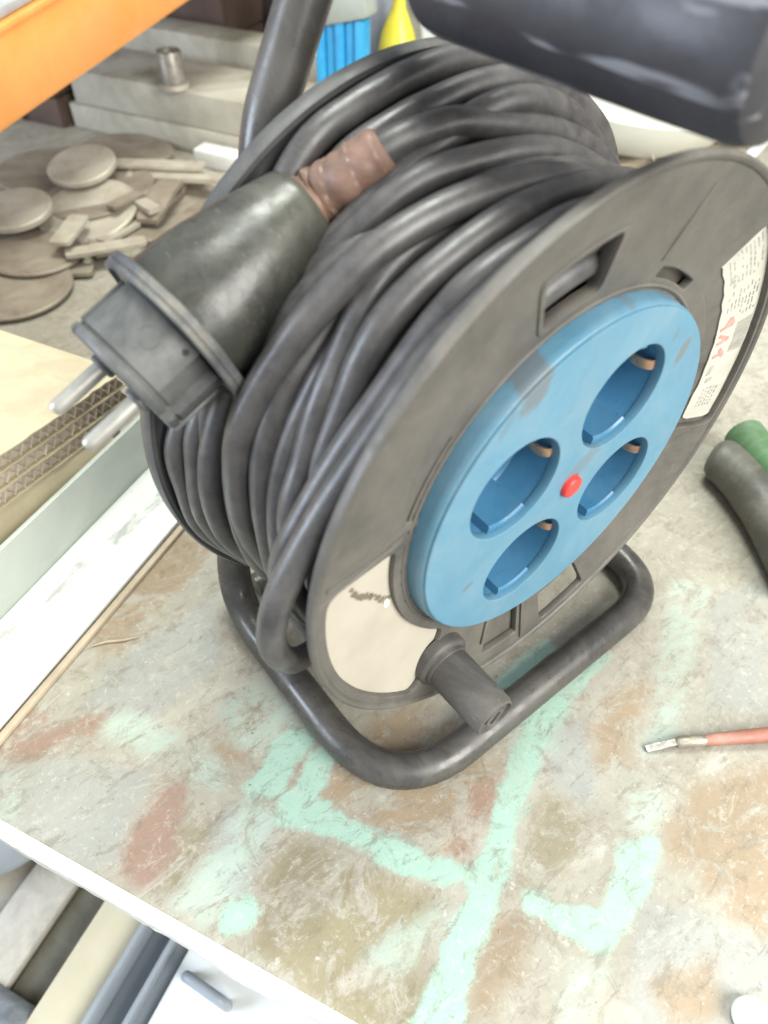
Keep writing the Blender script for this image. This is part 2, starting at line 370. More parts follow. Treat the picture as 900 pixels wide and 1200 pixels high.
# ------------------------------------------------------------------ the bench top with its layers of old paint
STAINS = {'mint': [[(184.4, 4.7), (199.7, 11.7), (198.0, 34.6), (199.0, 56.8), (198.0, 82.3), (198.0, 103.4), (197.8, 128.4), (202.4, 148.9), (216.7, 185.6), (207.9, 186.7), (189.6, 157.5), (185.5, 131.7), (185.0, 105.4), (185.7, 80.3), (185.8, 54.1), (183.9, 34.1)], [(115.4, 63.1), (135.4, 61.9), (154.8, 62.3), (173.5, 62.7), (182.6, 62.8), (181.9, 54.9), (166.7, 52.0), (147.9, 52.0), (130.8, 51.3), (114.9, 47.6), (103.4, 47.8), (99.7, 59.8)], [(89.5, 89.2), (102.1, 84.8), (100.7, 74.6), (99.7, 59.8), (97.6, 54.8), (88.4, 50.5), (84.5, 53.9), (86.2, 64.5), (86.1, 77.3)], [(107.5, 88.6), (114.4, 81.0), (115.4, 63.1), (111.6, 53.6), (104.1, 55.9), (104.4, 68.0), (104.2, 78.4)], [(166.0, 144.0), (182.5, 183.0), (194.1, 176.0), (180.0, 147.1)], [(101.7, 9.4), (110.8, 18.8), (114.5, 14.7), (115.4, 8.2), (106.3, 4.6)], [(237.6, 100.7), (251.0, 108.0), (253.3, 103.1), (250.5, 83.9), (246.5, 69.1), (242.7, 60.5), (237.6, 54.6), (227.0, 57.6), (207.7, 58.9), (207.0, 65.8), (223.3, 68.0), (235.0, 71.5), (237.2, 82.8)]], 'pale': [[(11.7, 56.1), (20.7, 63.1), (33.1, 60.7), (45.8, 61.2), (60.3, 60.1), (73.1, 55.5), (74.9, 48.2), (62.8, 46.7), (46.6, 47.4), (34.6, 48.1), (24.0, 46.7), (14.2, 48.3)], [(54.1, 79.6), (62.2, 100.3), (88.2, 95.6), (86.8, 82.1), (82.9, 66.4), (70.2, 69.0)], [(89.8, 55.2), (101.6, 50.8), (104.5, 39.1), (102.1, 22.2), (102.4, 10.7), (97.6, 2.2), (83.0, 3.4), (84.3, 14.0), (86.4, 30.7), (86.3, 43.8)], [(17.4, 131.1), (17.8, 131.3), (17.7, 130.6)], [(235.9, 127.0), (247.9, 130.5), (251.5, 122.2), (247.4, 108.9), (239.7, 107.9), (236.8, 117.4)], [(235.4, 246.3), (254.8, 249.2), (252.8, 207.8), (251.8, 186.5), (250.3, 161.9), (248.0, 147.4), (239.0, 142.4), (238.2, 170.4), (237.2, 200.5)], [(229.2, 49.0), (240.7, 54.8), (240.9, 42.8), (240.2, 30.2), (229.8, 25.4), (228.2, 37.0)], [(175.3, 145.8), (188.4, 161.9), (202.4, 148.9), (202.4, 126.2), (194.7, 112.0), (183.0, 121.6)], [(-14.5, 14.8), (0.7, 9.9), (6.9, 2.4), (0.0, 0.0)], [(157.9, 19.2), (161.7, 22.4), (167.6, 32.8), (179.3, 47.8), (186.9, 46.4), (178.6, 31.7), (173.1, 20.3)]], 'rust': [[(49.1, 41.5), (62.4, 45.3), (67.8, 35.2), (68.6, 26.2), (75.7, 20.4), (73.9, 9.2), (68.8, 0.8), (59.3, 2.5), (53.3, 15.4), (50.6, 27.2)], [(-2.0, 47.9), (10.9, 57.1), (11.8, 45.4), (15.1, 39.1), (6.9, 38.7), (0.1, 30.0), (-11.5, 21.7), (-22.6, 13.1), (-30.7, 21.2), (-16.5, 32.2)], [(98.2, 83.0), (102.3, 87.5), (104.8, 76.5), (105.2, 63.5), (98.5, 60.4), (97.2, 68.0)], [(-34.7, 20.2), (-29.5, 40.6), (-13.9, 45.6), (-16.5, 37.5), (-23.9, 24.4)], [(172.2, 91.4), (184.4, 107.2), (186.1, 95.9), (183.6, 75.7), (181.5, 65.8), (174.5, 69.7)]], 'brown': [[(111.5, 89.2), (124.0, 85.5), (144.5, 85.8), (164.8, 95.3), (177.4, 110.3), (182.1, 116.8), (183.9, 96.8), (182.4, 78.8), (181.8, 65.2), (172.9, 64.2), (157.9, 63.8), (139.1, 62.5), (116.7, 63.7)], [(-28.9, 85.3), (-30.7, 108.4), (-30.1, 139.9), (-24.6, 161.5), (-4.0, 159.0), (1.6, 143.3), (-0.6, 122.6), (-1.5, 102.1), (-4.7, 82.8), (-16.9, 78.6)], [(193.8, 46.4), (205.9, 56.8), (215.6, 58.7), (216.0, 45.9), (211.1, 34.8), (207.3, 21.8), (199.8, 15.7)], [(258.3, 129.3), (277.3, 150.4), (301.3, 167.9), (305.3, 89.9), (286.8, 89.2), (263.2, 96.5), (252.8, 107.7)], [(61.0, 69.2), (66.6, 85.5), (81.7, 83.3), (82.9, 66.4), (73.7, 60.0), (63.7, 61.7)], [(212.5, 148.9), (225.3, 174.2), (236.6, 179.5), (235.2, 150.3), (233.8, 132.3), (221.7, 126.6)], [(257.0, 55.8), (276.4, 70.6), (284.0, 57.0), (268.2, 43.0)], [(56.0, 847.9), (213.0, 958.6), (207.8, 822.7), (110.4, 684.4)], [(120.6, 101.4), (139.9, 126.9), (161.5, 120.5), (179.9, 121.0), (174.1, 102.5), (148.3, 86.4), (131.7, 86.9)]], 'olive': [[(110.5, 33.0), (116.5, 44.7), (134.6, 47.6), (153.0, 49.1), (167.9, 49.1), (179.1, 48.3), (177.0, 35.6), (167.7, 20.7), (160.2, 14.4), (180.6, 3.0), (164.3, -4.5), (118.3, 2.5), (114.4, 17.9)], [(70.2, 26.9), (78.5, 36.3), (84.4, 24.5), (88.8, 9.4), (72.4, 6.8)], [(160.5, 17.4), (178.6, 31.7), (186.1, 5.4), (172.5, -0.8)], [(204.0, 106.2), (223.4, 103.4), (221.6, 84.2), (207.9, 67.6), (199.8, 70.7)]], 'grey': [[(-19.3, 14.7), (0.1, 30.0), (26.4, 38.0), (47.1, 40.6), (49.6, 22.9), (54.8, 5.5), (45.1, -0.7), (18.7, -0.5), (-7.7, -1.7)], [(247.2, 82.3), (261.6, 85.0), (283.8, 87.8), (302.4, 88.6), (304.1, 59.4), (253.1, 36.1), (250.7, 55.9)], [(80.1, 37.1), (90.7, 53.6), (104.4, 44.6), (105.3, 17.0), (91.6, 14.0)], [(195.6, 136.4), (212.5, 148.9), (222.1, 124.7), (222.5, 106.9), (206.4, 111.3)], [(254.6, 243.0), (282.9, 268.7), (288.8, 189.2), (263.5, 172.7)], [(-8.6, 74.8), (17.4, 131.1), (43.6, 99.2), (29.9, 63.7), (-1.2, 53.8)]]}           # patches of each paint, as outlines in bench millimetres
def sdf(polys, X, Y):
    best = np.full(X.shape, -60.0)
    for P in polys:
        P = np.array(P, float); d = np.full(X.shape, 1e9); inside = np.zeros(X.shape, bool)
        for i in range(len(P)):
            a = P[i - 1]; b = P[i]; e = b - a; L = (e ** 2).sum() + 1e-9
            t = np.clip(((X - a[0]) * e[0] + (Y - a[1]) * e[1]) / L, 0, 1)
            d = np.minimum(d, (X - a[0] - t * e[0]) ** 2 + (Y - a[1] - t * e[1]) ** 2)
            c = (a[1] > Y) != (b[1] > Y)
            with np.errstate(divide='ignore', invalid='ignore'):
                xi = (b[0] - a[0]) * (Y - a[1]) / (b[1] - a[1]) + a[0]
            inside ^= c & (X < xi)
        d = np.sqrt(d); best = np.maximum(best, np.where(inside, d, -d))
    return best
bench = thing('workbench', 'worn workbench with patchy mint, grey and rust coloured old paint on its top', 'workbench', bp(100, 500, -870))
def bench_material():
    t = NT('old_painted_bench_top')
    def attr(n):
        a = t.n.new('ShaderNodeAttribute'); a.attribute_name = n
        return t.math('SUBTRACT', t.math('MULTIPLY', a.outputs['Fac'], 200.0), 100.0)
    rot = (0, 0, -BENCH_ANGLE)
    sv = t.stretch(1.0, 0.35, 1.0, rot)        # grain that runs from front to back
    n_big = t.noise(14, 8, 0.65, 0.3, sv); n_mid = t.noise(55, 8, 0.72, 0.5, sv); n_fine = t.noise(320, 6, 0.7, 0.2)
    n_iso = t.noise(90, 9, 0.78, 0.3)
    base = t.mix(t.ramp(n_big, 0.35, 0.65), (0.41, 0.385, 0.32), (0.30, 0.28, 0.225))
    base = t.mix(t.math('MULTIPLY', t.ramp(n_iso, 0.48, 0.68), 0.7), base, (0.25, 0.21, 0.155))
    base = t.mix(t.math('MULTIPLY', t.ramp(n_mid, 0.56, 0.7), 0.6), base, (0.50, 0.50, 0.45))
    edge = t.math('ADD', t.math('MULTIPLY', t.math('SUBTRACT', n_mid, 0.5), 12), t.math('MULTIPLY', t.math('SUBTRACT', n_iso, 0.5), 14))
    n_blot = t.noise(48, 9, 0.72, 0.7, t.stretch(1.0, 0.7, 1.0, rot))
    height = t.math('MULTIPLY', n_iso, 0.5)
    def layer(base, name, c1, c2, wear_lo, wear_hi, soft=1.6, k=1.0, thick=0.07, blot=False):
        nonlocal height
        f = t.ramp(t.math('ADD', attr(name), edge), -soft, soft)
        n2 = n_blot if blot else t.noise(70, 9, 0.78, 0.6, sv)
        f = t.math('MULTIPLY', f, t.ramp(n2, wear_lo, wear_hi, k, k * 0.12))
        col = t.mix(t.ramp(n_big, 0.3, 0.7), c1, c2)
        height = t.math('ADD', height, t.math('MULTIPLY', f, thick))
        return t.mix(f, base, col)
    base = layer(base, 'grey', (0.34, 0.345, 0.315), (0.27, 0.275, 0.255), 0.54, 0.7, 5, 0.85)
    base = layer(base, 'brown', (0.36, 0.265, 0.165), (0.25, 0.18, 0.11), 0.49, 0.58, 6, 0.85, -0.07, True)
    base = layer(base, 'olive', (0.30, 0.26, 0.155), (0.19, 0.16, 0.095), 0.48, 0.56, 7, 0.95, -0.07, True)
    base = layer(base, 'rust', (0.30, 0.185, 0.135), (0.25, 0.15, 0.11), 0.47, 0.60, 4, 0.85, 0.05, True)
    base = layer(base, 'pale', (0.36, 0.47, 0.40), (0.43, 0.52, 0.45), 0.46, 0.62, 5, 0.75)
    base = layer(base, 'mint', (0.35, 0.53, 0.43), (0.31, 0.47, 0.385), 0.58, 0.72, 1.8, 0.95)
    base = t.mix(t.math('MULTIPLY', t.ramp(n_fine, 0.60, 0.68), 0.3), base, (0.70, 0.69, 0.64))
    dk = t.math('MULTIPLY', t.math('MULTIPLY', t.noise(130, 7, 0.72, 0.8, None, 0.62, 0.70), t.noise(22, 4, 0.6, 0, None, 0.45, 0.6)), 0.75)
    base = t.mix(dk, base, (0.16, 0.13, 0.10))
    vo = t.n.new('ShaderNodeTexVoronoi'); vo.feature = 'DISTANCE_TO_EDGE'; vo.inputs['Scale'].default_value = 17
    nv = t.n.new('ShaderNodeMix'); nv.data_type = 'VECTOR'
    nn = t.n.new('ShaderNodeTexNoise'); nn.inputs['Scale'].default_value = 30; nn.inputs['Detail'].default_value = 6; t.link(t.co, nn.inputs['Vector'])
    nv.inputs[0].default_value = 0.05; t.link(t.co, nv.inputs[4]); t.link(nn.outputs['Color'], nv.inputs[5]); t.link(nv.outputs[1], vo.inputs['Vector'])
    crack = t.math('MULTIPLY', t.ramp(vo.outputs['Distance'], 0.006, 0.001), t.noise(18, 3, 0.5, 0, None, 0.52, 0.62))
    base = t.mix(t.math('MULTIPLY', crack, 0.12), base, (0.14, 0.11, 0.085))
    g1 = t.noise(48, 9, 0.82, 0.8, None, 0.52, 0.62)
    base = t.mix(t.math('MULTIPLY', g1, 0.5), base, (0.20, 0.17, 0.125))
    g2 = t.noise(170, 8, 0.82, 0.5, sv, 0.54, 0.61)
    base = t.mix(t.math('MULTIPLY', g2, 0.5), base, (0.17, 0.14, 0.10))
    g3 = t.noise(75, 9, 0.8, 0.9, sv, 0.56, 0.66)
    base = t.mix(t.math('MULTIPLY', g3, 0.28), base, (0.56, 0.56, 0.50))
    base = t.mix(t.math('MULTIPLY', t.noise(210, 8, 0.8, 0.4, None, 0.54, 0.62), 0.3), base, (0.52, 0.51, 0.45))
    # dirt smears
    base = t.mix(t.math('MULTIPLY', t.noise(9, 5, 0.6, 1.2, None, 0.5, 0.75), 0.22), base, (0.33, 0.3, 0.24))
    t.set('Base Color', base)
    t.set('Roughness', t.ramp(n_iso, 0.35, 0.65, 0.42, 0.72))
    height = t.math('ADD', height, t.math('MULTIPLY', n_fine, 0.15))
    t.bump(t.math('ADD', height, t.math('MULTIPLY', n_blot, 0.35)), 0.7, 0.0012)
    return t.m
def build_bench():
    la = np.concatenate([np.arange(-1500, -140, 34.0), np.arange(-140, 340, 2.2), np.arange(340, 1000, 30.0)])
    lb = np.concatenate([np.arange(0, 430, 2.2), np.arange(430, 1320, 22.0)])
    A, Bb = np.meshgrid(la, lb, indexing='ij'); na, nb = A.shape
    P = np.array(OR)[None, None] + A[..., None] * np.array(E1) + Bb[..., None] * np.array(E2)
    idx = np.arange(na * nb).reshape(na, nb)
    F = np.stack([idx[:-1, :-1], idx[1:, :-1], idx[1:, 1:], idx[:-1, 1:]], -1).reshape(-1, 4)
    o = mk('bench_top', P.reshape(-1, 3), F, bench_material(), bench, smooth=False)
    for name, polys in STAINS.items():
        at = o.data.attributes.new(name, 'FLOAT', 'POINT')
        at.data.foreach_set('value', ((sdf(polys, A, Bb).ravel() + 100) / 200).astype(np.float32))
    return o
build_bench()
M_edge = mat('white_edge_paint', (0.78, 0.78, 0.74), (0.68, 0.67, 0.62), 0.5, (0.5, 0.45, 0.36), 0.4, 80, 0.3, 300)
def ragged_strip(a0, a1, b0, b1, z0, z1, step=3.0):
    V = []; F = []; n = int((a1 - a0) / step) + 1
    for i in range(n):
        a = a0 + (a1 - a0) * i / (n - 1); e = 1.2 * noise.noise((a * 0.03, 1, 2)) + 0.35 * noise.noise((a * 0.3, 5, 2))
        V += [bp(a, b1, z1), bp(a, b0 + e, z1 - 0.6), bp(a, b0 + e, z0), bp(a, b1, z0)]
    for i in range(n - 1):
        for k in range(4):
            a = i * 4 + k; b = i * 4 + (k + 1) % 4
            F.append((a, b, b + 4, a + 4))
    return V, F
B().add(ragged_strip(-1500, 990, -5.5, -0.05, -16, 0.2)).mk('edge_strip', M_edge, bench)
B().add(bench_box(-1500, 990, 0, 1318, -24, -0.6, 0)).mk('board', mat('bench_wood', (0.3, 0.24, 0.17), (0.22, 0.17, 0.12), 0.7), bench, smooth=False)
for a in (-1450, 930):
    for b in (45, 1260):
        B().add(bench_box(a - 30, a + 30, b - 30, b + 30, -870, -24.5, 2)).mk('leg', mat('bench_leg_paint', (0.3, 0.32, 0.33), (0.2, 0.21, 0.22), 0.6), bench)
B().add(bench_box(-1480, 960, -160, 1300, -262, -242, 1)).mk('lower_shelf', mat('shelf_board', (0.40, 0.36, 0.29), (0.30, 0.27, 0.22), 0.7), bench)

# ------------------------------------------------------------------ the cable reel
reel = thing('cable_reel', 'black cable reel with blue four-socket plate, its cable wound on, standing on the workbench', 'cable reel', (-45, 0, 0))
HC = (0, H)
def outer(r): return circ(r, 200)
# front flange: the field with its windows and pockets, then the rolled rim
holes = [sector(74.0, 93.6, 93.5, 111, 3.8), sector(83, 103, -82.5, -66, 3.5), sector(71.6, 73.9, 139, 163, 1.1),
         sector(71.6, 76.2, 51, 71, 2.1), sector(73.4, 103.6, 170.3, 231.5, 6.5), sector(76.5, 105.2, -14.5, 45.5, 6.0),
         sector(74.5, 98, -104.5, -91, 2.0)]
flange = B().add(dished(plate2d(outer(107), [outer(60)] + holes, -3.2, 0.0, 0.5))).mk('front_flange', M_flange, reel)
rim = [(-3.0, 105.9), (-3.4, 107.4), (-2.8, 108.6), (-1.2, 109.0), (0.2, 108.8), (0.7, 108.0), (0.5, 107.1), (-0.2, 106.4), (-1.4, 105.9)]
B().add(lathe(rim, 220, HC, closed_prof=True)).mk('rim', M_flange, flange)
step = [(-8, 68.9), (-6.3, 69.1), (-5.9, 69.7), (-6.2, 70.4), (-8, 70.8)]
B().add(lathe(step, 200, HC, closed_prof=True)).mk('raised_ring', M_flange, flange)
# ribs and creases moulded in the flange
for t0, r0, r1, wd, hg in ((73, 77.5, 101, 0.7, 0.5), (92.4, 72, 104.5, 0.5, 0.35), (168.0, 72, 104.5, 0.6, 0.4), (-89.6, 74, 103, 0.7, 1.0), (-106.0, 74, 90, 0.7, 1.0)):
    c = rp((r0 + r1) / 2, t0, xw((r0 + r1) / 2) - 0.4 + hg / 2); t = math.radians(t0)
    uu = Vector((0.183, math.cos(t), math.sin(t))).normalized(); vv = Vector((0, -math.sin(t), math.cos(t)))
    B().add(frame_box(c, uu, vv, uu.cross(vv), (r1 - r0) / 2, wd, hg, 0.25)).mk('rib', M_flange, flange)
for r0, r1, t0, t1, xf in ((72.4, 104.4, 169, 232.6, -2.7), (75.4, 105.8, -15.6, 46.7, -3.0), (73.5, 98.8, -106, -89.8, -3.4), (70.8, 77.4, 49.5, 73, -4)):
    B().add(dished(plate2d(sector(r0, r1, t0, t1, 6), [], xf - 1.5, xf, 0.2))).mk('pocket_floor', M_flange, flange)
# lip round the cable window at the top
lip = sector(72.9, 94.6, 92.7, 111.9, 4.2); lin = sector(74.0, 93.6, 93.5, 111, 3.8)
B().add(dished(plate2d(lip, [lin], -4.0, 0.6, 0.3))).mk('window_lip', M_flange, flange)
# stickers
lab = B().add(dished(plate2d(sector(74.0, 103.2, 170.8, 231, 6.5), [], -2.6, -2.2, 0.05))).mk('sticker', M_label, flange)
lab['label'] = 'blank sun-bleached cream sticker with a dark smudge'
torn = sector(87.0, 105.0, -12.6, 44.0, 4.0)
torn = [(y * (1 + .012 * noise.noise((y * .25, z * .25, 0))) , z * (1 + .012 * noise.noise((y * .25, z * .25, 4)))) for y, z in torn]
lab2 = B().add(dished(plate2d(torn, [], -2.9, -2.4, 0.05))).mk('sticker', M_label2, flange)
lab2['label'] = 'white sticker with faded print, bar code and red letters'
def flat(P, x):      # print lying on a sticker: outlines in (radius, angle)
    out = B()
    for q in P:
        V = [rp(r, t, x + xw(r)) for r, t in q]; out.add((V, [tuple(range(len(V)))]))
    return out
M_paper0 = mat('torn_paper_white', (0.8, 0.78, 0.74), None, 0.6)
sm = []
for i in range(70):
    f = i / 69; r = 91.5 - 17 * f + random.uniform(-.6, .6); t = 175.0 + 16 * f + 0.6 * math.sin(f * 9) + random.uniform(-.45, .45)
    s_ = random.uniform(.4, 1.25)
    sm.append([(r + s_ * math.cos(k) * 1.2, t + s_ * 0.5 * math.sin(k)) for k in (0, 1.1, 2.2, 3.3, 4.4, 5.4)])
flat([[(76.5 + 1.4 * math.cos(k), 192.0 + 2.0 * math.sin(k)) for k in (0, .9, 1.9, 3, 4.1, 5.2)]], -2.1).mk('paper_tear', M_paper0, lab, smooth=False)
flat(sm, -2.12).mk('smudge', mat('smudge_dirt', (0.2, 0.165, 0.12), None, 0.7), lab, smooth=False)
pr = []; red = []
for k in range(9):       # rows of small faded print
    r = 79.5 + 0.0; 
    rr = 89.5 + k * 1.6
    t = 18.5 if k > 3 else 22.0
    while t < 41:
        dt = random.uniform(0.5, 1.8)
        if random.random() < 0.7 and not (27 < t < 30): pr.append([(rr, t), (rr + 0.5, t), (rr + 0.5, t + dt), (rr, t + dt)])
        t += dt + random.uniform(0.25, 0.7)
for k in range(26):      # the bar code
    t = 3.6 + k * 0.36; w_ = random.choice((0.09, 0.12, 0.2))
    pr.append([(96.5, t + 3.5), (103.5, t + 3.5), (103.5, t + 3.5 + w_), (96.5, t + 3.5 + w_)])
for k in range(5):
    rr = 92.0 + k * 1.9; t = -9
    while t < -3:
        dt = random.uniform(0.4, 1.0); pr.append([(rr, t), (rr + 0.45, t), (rr + 0.45, t + dt), (rr, t + dt)]); t += dt + 0.5
pr.append([(91.6 + 1.5 * math.cos(k * .5), 33 + 1.25 * math.sin(k * .5)) for k in range(2, 10)] + [(91.6 + 0.9 * math.cos(k * .5), 33 + 0.8 * math.sin(k * .5)) for k in range(9, 1, -1)])
pr.append([(91.4 + 0.8 * math.cos(k), 30.4 + 0.6 * math.sin(k)) for k in range(6)])
for q in ([(89.0, 1.4), (91.2, 1.6), (92, 4.4), (89.8, 4.2)], [(90.5, -1.2), (93.5, -1.0), (93.5, 0.4), (90.5, 0.2)]): pr.append(q)
def stroke(r0, t0, r1, t1, w_=0.75):
    a = np.array((r0, t0 * 1.5)); b = np.array((r1, t1 * 1.5)); n_ = np.array((-(b - a)[1], (b - a)[0])); n_ = n_ / np.linalg.norm(n_) * w_
    return [(p[0], p[1] / 1.5) for p in (a - n_, b - n_, b + n_, a + n_)]
for a in ((88.3, 16.8, 94.2, 16.8), (94.2, 16.8, 92.6, 19.4), (92.6, 19.4, 90.8, 17.0), (88.5, 12.0, 94.2, 12.2), (94.0, 12.2, 88.8, 14.6), (88.6, 7.6, 94.2, 7.8), (91.2, 9.6, 94.2, 6.6)):
    red.append(stroke(*a))
flat(pr, -2.32).mk('print', M_print, lab2, smooth=False)
flat(red, -2.28).mk('red_letters', M_printred, lab2, smooth=False)

# back flange and hub
bfl = [(-95.5, 58), (-91.6, 58), (-91.4, 106), (-90.6, 109), (-88.8, 110.6), (-88.6, 112.3), (-90.0, 113.2), (-94.0, 113.2), (-95.4, 112.2), (-95.5, 108)]
B().add(lathe(bfl, 220, HC, closed_prof=True)).mk('back_flange', M_flange_back, reel)
B().add(lathe([(-99, 30), (-99, 62), (-8.8, 62), (-8.8, 60.5), (-22, 60.5), (-22, 30)], 96, HC, closed_prof=True)).mk('drum', M_dark, reel)
B().add(lathe([(-118, 0.01), (-118, 11), (-99.2, 11), (-99.2, 0.01)], 40, HC)).mk('axle', M_frame, reel)

# the blue socket plate
SR = 34.7; PH = 61.34
SC = [(SR * math.cos(math.radians(PH + k * 90)), SR * math.sin(math.radians(PH + k * 90))) for k in range(4)]
plate = B().add(plate2d(circ(66.0, 200), [circ(20.0, 72, c) for c in SC] + [circ(4.9, 40)], -3.0, 0.9, 0.55)).mk('socket_plate', M_blue, reel)
B().add(lathe([(0.5, 65.0), (0.1, 66.3), (-0.8, 67.2), (-3, 67.6), (-6.9, 67.9), (-6.9, 66.0), (-2.2, 64.6)], 200, HC, closed_prof=True)).mk('plate_skirt', M_blue, plate)
CLIP = 10.0
for (cy, cz) in SC:
    cc = (cy, H + cz)
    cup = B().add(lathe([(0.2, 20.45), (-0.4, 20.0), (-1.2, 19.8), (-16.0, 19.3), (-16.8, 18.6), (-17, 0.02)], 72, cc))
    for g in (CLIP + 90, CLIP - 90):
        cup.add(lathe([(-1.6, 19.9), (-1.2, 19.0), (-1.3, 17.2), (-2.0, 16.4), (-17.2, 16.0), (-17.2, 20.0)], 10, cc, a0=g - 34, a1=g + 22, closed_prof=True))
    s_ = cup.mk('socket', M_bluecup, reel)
    for g in (CLIP, CLIP + 180):
        t = math.radians(g); u = Vector((0, math.cos(t), math.sin(t))); v = Vector((0, -math.sin(t), math.cos(t))); xx = Vector((1, 0, 0))
        c = Vector((0, cy, H + cz))
        path = [c + u * 19.6 + xx * -3.0, c + u * 18.4 + xx * -2.6, c + u * 16.8 + xx * -5, c + u * 16.4 + xx * -9, c + u * 18.6 + xx * -15]
        V = []; F = []
        for q in catmull(path, 4):
            for sgn in (-1, 1): V.append(Vector(q) + v * 2.0 * sgn)
        nq = len(V) // 2
        V += [p + u * 0.8 for p in V]
        for i in range(nq - 1):
            a = 2 * i; F += [(a, a + 1, a + 3, a + 2), (a + 2 * nq, a + 2 + 2 * nq, a + 3 + 2 * nq, a + 1 + 2 * nq), (a, a + 2, a + 2 + 2 * nq, a + 2 * nq), (a + 1, a + 1 + 2 * nq, a + 3 + 2 * nq, a + 3)]
        F += [(0, 2 * nq, 2 * nq + 1, 1)]
        mk('earth_clip', V, F, M_brass, s_)
    for sgn in (-1, 1):
        t = math.radians(CLIP + 90); c = (cy + 9.5 * sgn * math.cos(t), H + cz + 9.5 * sgn * math.sin(t))
        B().add(lathe([(-16.7, 3.3), (-16.8, 2.6), (-16.95, 0.02)], 24, c)).mk('pin_hole', M_dark, s_)
B().add(lathe([(-2.5, 5.6), (0.2, 5.5), (0.35, 4.9), (-1.0, 4.8), (-2.5, 4.8)], 40, HC, closed_prof=True)).mk('button_seat', M_bluecup, plate)
B().add(lathe([(-2, 4.5), (2.2, 4.4), (2.9, 4.0), (3.3, 3.1), (3.4, 0.02)], 40, HC)).mk('reset_button', M_red, reel)

# crank peg
PG = (-48.99, 54.78)
pegc = (PG[0], PG[1])
pg = B().add(lathe([(-6, 12.6), (-2.2, 12.5), (-1.2, 11.9), (-0.6, 10.4), (1.0, 10.0), (1.3, 9.6), (27.0, 9.3), (28.3, 8.7), (28.7, 7.9), (27.4, 7.4), (27.2, 4.6), (28.3, 4.3), (28.4, 0.02)], 56, pegc)).mk('crank_peg', mat('crank_plastic', (0.075, 0.07, 0.065), (0.055, 0.052, 0.05), 0.42, DUST, 0.25, 40, 0.1, 500, scratch=0.2), reel)
B().add(frame_box((28.2, PG[0], PG[1]), Vector((1, 0, 0)), Vector((0, 0.6, 0.8)), Vector((0, -0.8, 0.6)), 0.6, 3.0, 0.8, 0.2)).mk('screw_slot', M_dark, pg)

# frame of bent tube and the grip
FX = 17.6; FY = 89.9; TR = 7.9
path = [(-112, FY, TR), (FX, FY, TR), (FX, -FY, TR), (-113, -FY, TR), (-113, -42, 222), (-112, -15, 265.5 + 7), (-90, -4, 265.5), (-60, -4, 265.5), (22, -4, 265.5)]
fp = fillet(path, (30, 42, 34, 60, 16, 10, 40), 12)
frame = B().add(tube(fp, TR, 24)).mk('frame', M_frame, reel)
B().add(tube([(-112, FY - 6, TR), (-112, -FY + 14, TR)], 6.5, 16)).mk('cross_tube', M_frame, frame)
B().add(tube([(-112, -FY * 0.52, H - 2), (-112, 4, H), (-112, 18, H - 40), (-112, 24, 12)], 7.0, 16)).mk('axle_bracket', M_frame, frame)
GR = 17.6
gprof = [(-76, 7.8), (-76, 14.5), (-74, GR - .6), (-71, GR), (-40, GR + .3), (0, GR + .2), (24 - 6, GR), (24 - 2.2, GR - 1.2), (24 - 0.4, GR - 4), (24, GR - 8), (24, 0.02)]
def grip_mesh():
    V, F = lathe(gprof, 64, (-4, 265.5))
    pr2 = []
    for q in V:
        q = Vector(q); d = Vector((0, q.y + 4, q.z - 265.5)); k = 1 + 0.012 * noise.noise(q * 0.07)
        pr2.append(Vector((q.x, -4, 265.5)) + d * k)
    return pr2, F
B().add(grip_mesh()).mk('handle_grip', M_grip, reel)

# the cable, turn by turn
CR = 4.35
turns = []
for layer, (r, n_, off) in enumerate(((72, 8, 0.0), (80, 8, 4.6), (87.0, 8, 0.5), (91.5, 8, 3.8))):
    for k in range(n_):
        if layer == 3 and k > 6: continue
        x0 = -85.5 + off + k * 9.6
        P = [rp(r + random.uniform(-.8, .8) - (3.5 - 3.5 * math.cos(math.radians(a - 190)) if layer == 3 else 0), a, x0 + (1.6 + layer * 0.7) * math.sin(math.radians(a + 140 * layer + 25 * k)) + random.uniform(-.5, .5)) for a in range(0, 360, 20)]
        B().add(tube(catmull(P, 5, True), CR, 12, closed=True)).mk('cable_turn', M_cable, reel)
P = [rp(87.5, a, -13.2 + 1.2 * math.sin(math.radians(a))) for a in range(0, 360, 20)]
B().add(tube(catmull(P, 5, True), CR, 14, closed=True)).mk('cable_turn', M_cable, reel)
